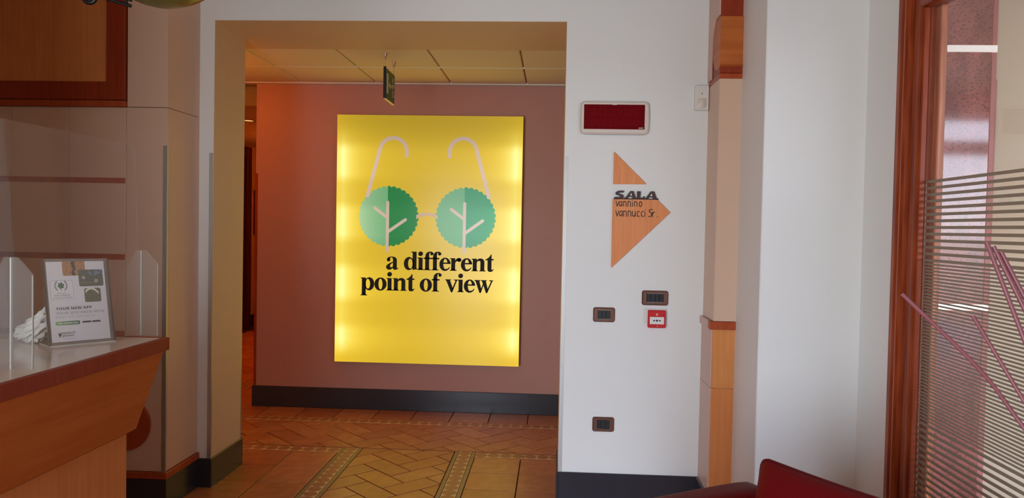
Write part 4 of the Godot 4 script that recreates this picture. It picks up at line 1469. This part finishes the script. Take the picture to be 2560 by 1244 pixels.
func leaflet_stand() -> void:
	var d := Vector3(0.6383, 0, -0.7698)
	var n := Vector3(0.7698, 0, 0.6383)
	var tilt := deg_to_rad(15.5)
	var up := Vector3.UP * cos(tilt) - n * sin(tilt)
	var t := thing("leaflet_stand", "slanted acrylic stand with a white app leaflet on the reception desk", "leaflet stand", Vector3(-1.648, 1.08, -2.426))
	var W := 0.206
	var H := 0.294
	var T := frame(Vector3.ZERO, d, up)
	var st := mb()
	prism(st, PackedVector2Array([Vector2(0, 0), Vector2(W, 0), Vector2(W, H), Vector2(0, H)]), T, -0.003)
	put(st, "back_pane", M.plexi_dark, t)
	st = mb()
	prism(st, PackedVector2Array([Vector2(0, 0), Vector2(W, 0), Vector2(W, H), Vector2(0, H)]), T * Transform3D(Basis.IDENTITY, Vector3(0, 0, 0.005)), 0.002)
	put(st, "front_pane", M.plexi, t)
	# foot running back under the pane
	st = mb()
	var Tf := frame(Vector3.ZERO, d, n)
	prism(st, PackedVector2Array([Vector2(0, -0.1), Vector2(W, -0.1), Vector2(W, 0.008), Vector2(0, 0.008)]), Tf, -0.003)
	put(st, "foot", M.plexi_edge, t)
	st = mb()
	prism(st, PackedVector2Array([Vector2(0, 0.0), Vector2(0.004, 0.0), Vector2(0.004, H), Vector2(0, H)]), T, 0.007)
	prism(st, PackedVector2Array([Vector2(W - 0.006, 0.0), Vector2(W, 0.0), Vector2(W, H), Vector2(W - 0.006, H)]), T, 0.007)
	put(st, "side_edge", M.plexi_dark, t)
	# the sheet
	var lf := thing("leaflet", "white printed leaflet with tree badge and garden photos, held in the acrylic stand", "leaflet", Vector3(-1.648, 1.08, -2.426))
	var m := mat("leaflet_print", Color.WHITE, 0.6)
	m.albedo_texture = leaflet_img(360, 509)
	var lo := Vector2(0.011, 0.012)
	var hi := Vector2(0.192, 0.285)
	st = mb()
	prism(st, rect_poly(lo.x, hi.x, lo.y, hi.y, 0.0), T * Transform3D(Basis.IDENTITY, Vector3(0, 0, 0.0015)), 0.0008)
	var shp := put(st, "sheet", M.paper_white, lf)
	st = mb()
	var c := [Vector3(lo.x, lo.y, 0.0025), Vector3(hi.x, lo.y, 0.0025), Vector3(hi.x, hi.y, 0.0025), Vector3(lo.x, hi.y, 0.0025)]
	var uv := [Vector2(0, 1), Vector2(1, 1), Vector2(1, 0), Vector2(0, 0)]
	for k in [0, 2, 1, 0, 3, 2]:
		st.set_normal(T.basis.z)
		st.set_uv(uv[k])
		st.add_vertex(T * c[k])
	put(st, "print", m, shp)
	var sans := SystemFont.new()
	sans.font_names = PackedStringArray(["Droid Sans"])
	sans.font_weight = 700
	var thin := SystemFont.new()
	thin.font_names = PackedStringArray(["Droid Sans"])
	var serif := SystemFont.new()
	serif.font_names = PackedStringArray(["Droid Serif"])
	serif.font_weight = 700
	var Tt := T * Transform3D(Basis.IDENTITY, Vector3(0, 0, 0.0026))
	var S := hi - lo
	for l in [["YOUR NEW APP", sans, 0.105, 0.392, 0.717, 0.427, "ink"], ["YOUR SPECIMEN NOW", thin, 0.097, 0.338, 0.933, 0.368, "ink_grey"], ["EASY TO SEARCH", thin, 0.092, 0.288, 0.748, 0.318, "ink_pale"],
			["FREE DOWNLOAD", sans, 0.115, 0.218, 0.46, 0.238, "paper_white"], ["vannucci", serif, 0.105, 0.095, 0.39, 0.124, "ink"], ["piante", serif, 0.178, 0.055, 0.37, 0.09, "ink"],
			["vannucci", thin, 0.153, 0.597, 0.30, 0.613, "ink_grey"], ["SPECIMEN", thin, 0.10, 0.565, 0.355, 0.585, "ink_grey"], ["COLLECTION", thin, 0.075, 0.533, 0.38, 0.553, "ink_grey"], ["www.vannuccipiante.it", thin, 0.20, 0.03, 0.40, 0.04, "ink_grey"]]:
		letters(l[0], l[1], Tt, lo + Vector2(l[2], l[3]) * S, lo + Vector2(l[4], l[5]) * S, 0.0003, "lettering", M[l[6]], shp)
	st = mb()
	var cc := lo + Vector2(0.137, 0.078) * S
	prism(st, circle(cc + Vector2(0, 0.002), 0.0045, 14), Tt, 0.0003)
	prism(st, rect_poly(cc.x - 0.001, cc.x + 0.001, cc.y - 0.0075, cc.y, 0.0), Tt, 0.0003)
	put(st, "tree_logo", M.ink, shp)

# ---------------------------------------------------------------- red armchair
func armchair() -> void:
	var f := Vector3(-0.84, 0, 0.5426)          # the way the chair faces
	var b := Vector3(0.5426, 0, 0.84)           # along its back, towards the viewer
	var t := thing("armchair", "dark red leather armchair in the corner below the white wall", "armchair", Vector3.ZERO)
	var O := Vector3(0.641, 0, -2.352)          # far upper corner of the back cushion
	t.transform = Transform3D(Basis(b, Vector3.UP, -f), O)   # local x along the back, local z backwards
	t.transform = t.transform.orthonormalized()
	var L := 0.52
	# back cushion: two skins meeting in a piped rim, leaning back
	var lean := Transform3D(Basis(Vector3.RIGHT, 0.16), Vector3(0, 0.40, -0.068))
	var st := mb()
	var n := 26
	for s in [-1.0, 1.0]:
		var grid := []
		for i in n + 1:
			var row := []
			for j in n + 1:
				var q := Vector2(sin(lerpf(-1, 1, float(i) / n) * PI / 2), sin(lerpf(-1, 1, float(j) / n) * PI / 2))
				row.append(lean * (rim(q, L, 0.425) + Vector3(0, 0, s * 0.075 * pow(maxf((1.0 - pow(absf(q.x), 3.0)) * (1.0 - pow(absf(q.y), 3.0)), 0.0), 0.55))))
			grid.append(row)
		sheet(st, grid, s > 0.0)
	var bc := put(st, "back_cushion", M.red_leather, t)
	st = mb()
	var line := []
	for k in 4:
		for i in 20:
			var u := sin(lerpf(-1, 1, i / 20.0) * PI / 2)
			var q: Vector2 = [Vector2(u, -1), Vector2(1, u), Vector2(-u, 1), Vector2(-1, -u)][k]
			line.append(lean * rim(q, L, 0.425))
	line.append(line[0])
	tube(st, line, 0.0045, 0.0045, 8)
	put(st, "piping", M.leather_piping, bc)
	# frame behind the cushion
	put(pillow(Vector3(0.0, 0.10, 0.0), Vector3(L, 0.385, 0.085), 0.035, 0.0, Transform3D(Basis(Vector3.RIGHT, 0.16), Vector3(0, 0.40, -0.03))), "back_frame", M.red_leather, t)
	# arms
	for x in [[-0.16, -0.005], [L + 0.005, L + 0.16]]:
		put(pillow(Vector3(x[0], 0.14, -0.66), Vector3(x[1], 0.70, 0.10), 0.055, 0.012, Transform3D.IDENTITY), "arm", M.red_leather, t)
	put(pillow(Vector3(0.0, 0.28, -0.66), Vector3(L, 0.45, -0.10), 0.04, 0.03, Transform3D.IDENTITY), "seat_cushion", M.red_leather, t)
	put(pillow(Vector3(0.0, 0.12, -0.63), Vector3(L, 0.275, 0.10), 0.02, 0.0, Transform3D.IDENTITY), "base", M.red_leather, t)
	for x in [-0.1, L + 0.1]:
		for z in [-0.58, 0.04]:
			st = mb()
			tube(st, [Vector3(x, 0.0, z), Vector3(x, 0.15, z)], 0.018, 0.024, 12)
			put(st, "leg", M.dark_wood, t)

# a point of the cushion's plane for q in -1..1: straight sides drawn in a little, corners rounded
func rim(q: Vector2, w: float, h: float) -> Vector3:
	var m := q.abs()
	var pinch := 1.0 - 0.022 * (1.0 - m.y * m.y) * m.x * m.x
	var pinch2 := 1.0 - 0.022 * (1.0 - m.x * m.x) * m.y * m.y
	var p := Vector2(q.x * pinch, q.y * pinch2) * Vector2(w, h) * 0.5
	var r := 0.03
	var core := Vector2(w * 0.5 - r, h * 0.5 - r)
	var over := p.abs() - core
	if over.x > 0.0 and over.y > 0.0:
		var k := maxf(over.x, over.y)
		var d := over.normalized() * k
		p = Vector2(signf(p.x) * (core.x + d.x), signf(p.y) * (core.y + d.y))
	return Vector3(w * 0.5 + p.x, h * 0.5 + p.y, 0.0)

# a rounded box, its two broad faces puffed out
func pillow(lo: Vector3, hi: Vector3, r: float, puff: float, T: Transform3D) -> SurfaceTool:
	var st := mb()
	var c := (lo + hi) * 0.5
	var e := (hi - lo) * 0.5
	var n := 14
	for k in 3:
		var a := (k + 1) % 3
		var bb := (k + 2) % 3
		for s in [-1.0, 1.0]:
			var grid := []
			for i in n + 1:
				var row := []
				for j in n + 1:
					var q := Vector3.ZERO
					q[k] = s
					q[a] = lerpf(-1, 1, float(i) / n)
					q[bb] = lerpf(-1, 1, float(j) / n)
					# crowd the lines towards the rim
					for ax in [a, bb]:
						q[ax] = signf(q[ax]) * pow(absf(q[ax]), 0.7)
					var p := q * e
					var core := (e - Vector3.ONE * r).max(Vector3.ZERO)
					var cl := p.clamp(-core, core)
					var dl := p - cl
					if dl.length() > 1e-9:
						p = cl + dl.normalized() * minf(r, maxf(dl.length(), r))
					var fall := (1.0 - q.x * q.x) * (1.0 - q.y * q.y) if k == 2 else (1.0 - q.y * q.y) * (1.0 - q.z * q.z) if k == 0 else (1.0 - q.x * q.x) * (1.0 - q.z * q.z)
					p[k] += s * puff * sqrt(maxf(fall, 0.0))
					row.append(T * (c + p))
				grid.append(row)
			# which way is out
			var mid: Vector3 = grid[n / 2][n / 2]
			var du: Vector3 = grid[n / 2][n / 2 + 1] - mid
			var dv: Vector3 = grid[n / 2 + 1][n / 2] - mid
			sheet(st, grid, du.cross(dv).dot(mid - T * c) < 0.0)
	return st

# ---------------------------------------------------------------- lacquered sticks in a vase
func sticks() -> void:
	var base := Vector3(1.168, 0, -1.525)
	var v := thing("vase", "dark floor vase holding the purple-red sticks beside the glazed door", "vase", base)
	var st := mb()
	lathe(st, [Vector2(0.0001, 0.0), Vector2(0.07, 0.0), Vector2(0.075, 0.02), Vector2(0.085, 0.3), Vector2(0.10, 0.6), Vector2(0.112, 0.78), Vector2(0.112, 0.79), Vector2(0.106, 0.79), Vector2(0.096, 0.7), Vector2(0.075, 0.3), Vector2(0.065, 0.04), Vector2(0.0001, 0.03)], Transform3D.IDENTITY, 32)
	put(st, "body", M.vase_glaze, v)
	var list := [
		[[Vector3(0.759, 1.371, -1.72), Vector3(0.909, 1.219, -1.69), Vector3(0.990, 1.101, -1.66), Vector3(1.157, 0.806, -1.53), Vector3(1.185, 0.74, -1.50)], 0.0042, "longest purple-red stick, bending far left across the door frame"],
		[[Vector3(0.910, 1.327, -1.72), Vector3(1.112, 0.826, -1.48), Vector3(1.133, 0.772, -1.455)], 0.0040, "dark red stick ending before the striped stone pillar, apart from the three at right"],
		[[Vector3(0.933, 1.489, -1.72), Vector3(1.112, 0.804, -1.53), Vector3(1.129, 0.739, -1.512)], 0.0046, "pale purple stick, leftmost of the three close together at right"],
		[[Vector3(0.948, 1.479, -1.72), Vector3(1.192, 0.808, -1.53), Vector3(1.216, 0.742, -1.511)], 0.0046, "purple-red stick in the middle of the three close together at right"],
		[[Vector3(0.964, 1.468, -1.72), Vector3(1.217, 0.809, -1.53), Vector3(1.24, 0.749, -1.513)], 0.0046, "purple-red stick, rightmost of the three close together at right"]]
	for s in list:
		var c := Curve3D.new()
		c.bake_interval = 0.03
		var k: Array = s[0]
		for i in k.size():
			var d: Vector3 = (k[mini(i + 1, k.size() - 1)] - k[maxi(i - 1, 0)]) / 6.0 if k.size() > 3 else Vector3.ZERO
			c.add_point(k[i], -d, d)
		st = mb()
		tube(st, Array(c.get_baked_points()), s[1], s[1] * 1.1, 10)
		tag(put(st, "decorative_stick", M.stick_lacquer), s[2], "stick", "lacquered sticks in the floor vase")

# ---------------------------------------------------------------- lamp at the upper left
func glass_lamp() -> void:
	var at := Vector3(-1.262, 2.18, -2.4)
	var t := thing("pendant_lamp", "green glass pendant lamp with black metal arm at the upper edge", "lamp", at)
	var st := mb()
	var prof := []
	for i in 13:
		var a := lerpf(0.0, 1.35, i / 12.0)
		prof.append(Vector2(maxf(0.0001, sin(a) * 0.217), 0.217 - cos(a) * 0.217))
	for i in 13:
		var a := lerpf(1.35, 0.0, i / 12.0)
		prof.append(Vector2(maxf(0.0001, sin(a) * 0.211), 0.217 - cos(a) * 0.211))
	lathe(st, prof, Transform3D.IDENTITY, 48)
	put(st, "glass_shade", M.green_glass, t)
	st = mb()
	tube(st, [Vector3(0, 0.006, 0), Vector3(0, 0.87, 0)], 0.009, 0.009, 12)
	put(st, "stem", M.black_metal, t)
	st = mb()
	lathe(st, [Vector2(0.06, 0.87), Vector2(0.06, 0.845), Vector2(0.0001, 0.835)], Transform3D.IDENTITY, 24)
	put(st, "ceiling_rose", M.black_metal, t)
	var glow := mat("bulb_glow", Color(1.0, 0.85, 0.6), 0.4)
	glow.emission_enabled = true
	glow.emission = Color(1.0, 0.75, 0.42)
	glow.emission_energy_multiplier = 1.5
	st = mb()
	lathe(st, [Vector2(0.0001, 0.07), Vector2(0.022, 0.078), Vector2(0.032, 0.10), Vector2(0.026, 0.13), Vector2(0.014, 0.16), Vector2(0.013, 0.19)], Transform3D.IDENTITY, 20)
	put(st, "bulb", glow, t)
	var l := OmniLight3D.new()
	l.name = "bulb_light"
	l.position = Vector3(0, 0.105, 0)
	l.light_color = Color(1.0, 0.66, 0.36)
	l.light_energy = 0.42
	l.light_size = 0.02
	l.omni_range = 10.0
	l.omni_attenuation = 2.0
	l.shadow_enabled = true
	t.add_child(l)
	# arm with its ring and clip
	st = mb()
	tube(st, [Vector3(-0.192, 0.025, 0.02), Vector3(-0.088, -0.005, 0.02)], 0.0055, 0.0055, 10)
	tube(st, [Vector3(-0.15, 0.028, 0.02), Vector3(-0.085, 0.011, 0.02)], 0.003, 0.003, 8)
	tube(st, [Vector3(-0.105, 0.0, 0.02), Vector3(-0.102, 0.018, 0.02), Vector3(-0.06, 0.06, 0.01), Vector3(0, 0.09, 0)], 0.004, 0.004, 8)
	var am := put(st, "arm", M.black_metal, t)
	st = mb()
	var loop := []
	for i in 25:
		var a := TAU * i / 24.0
		loop.append(Vector3(-0.222 + cos(a) * 0.021, 0.026 + sin(a) * 0.021, 0.02))
	tube(st, loop, 0.0075, 0.0075, 10)
	put(st, "arm_ring", M.black_metal, am)
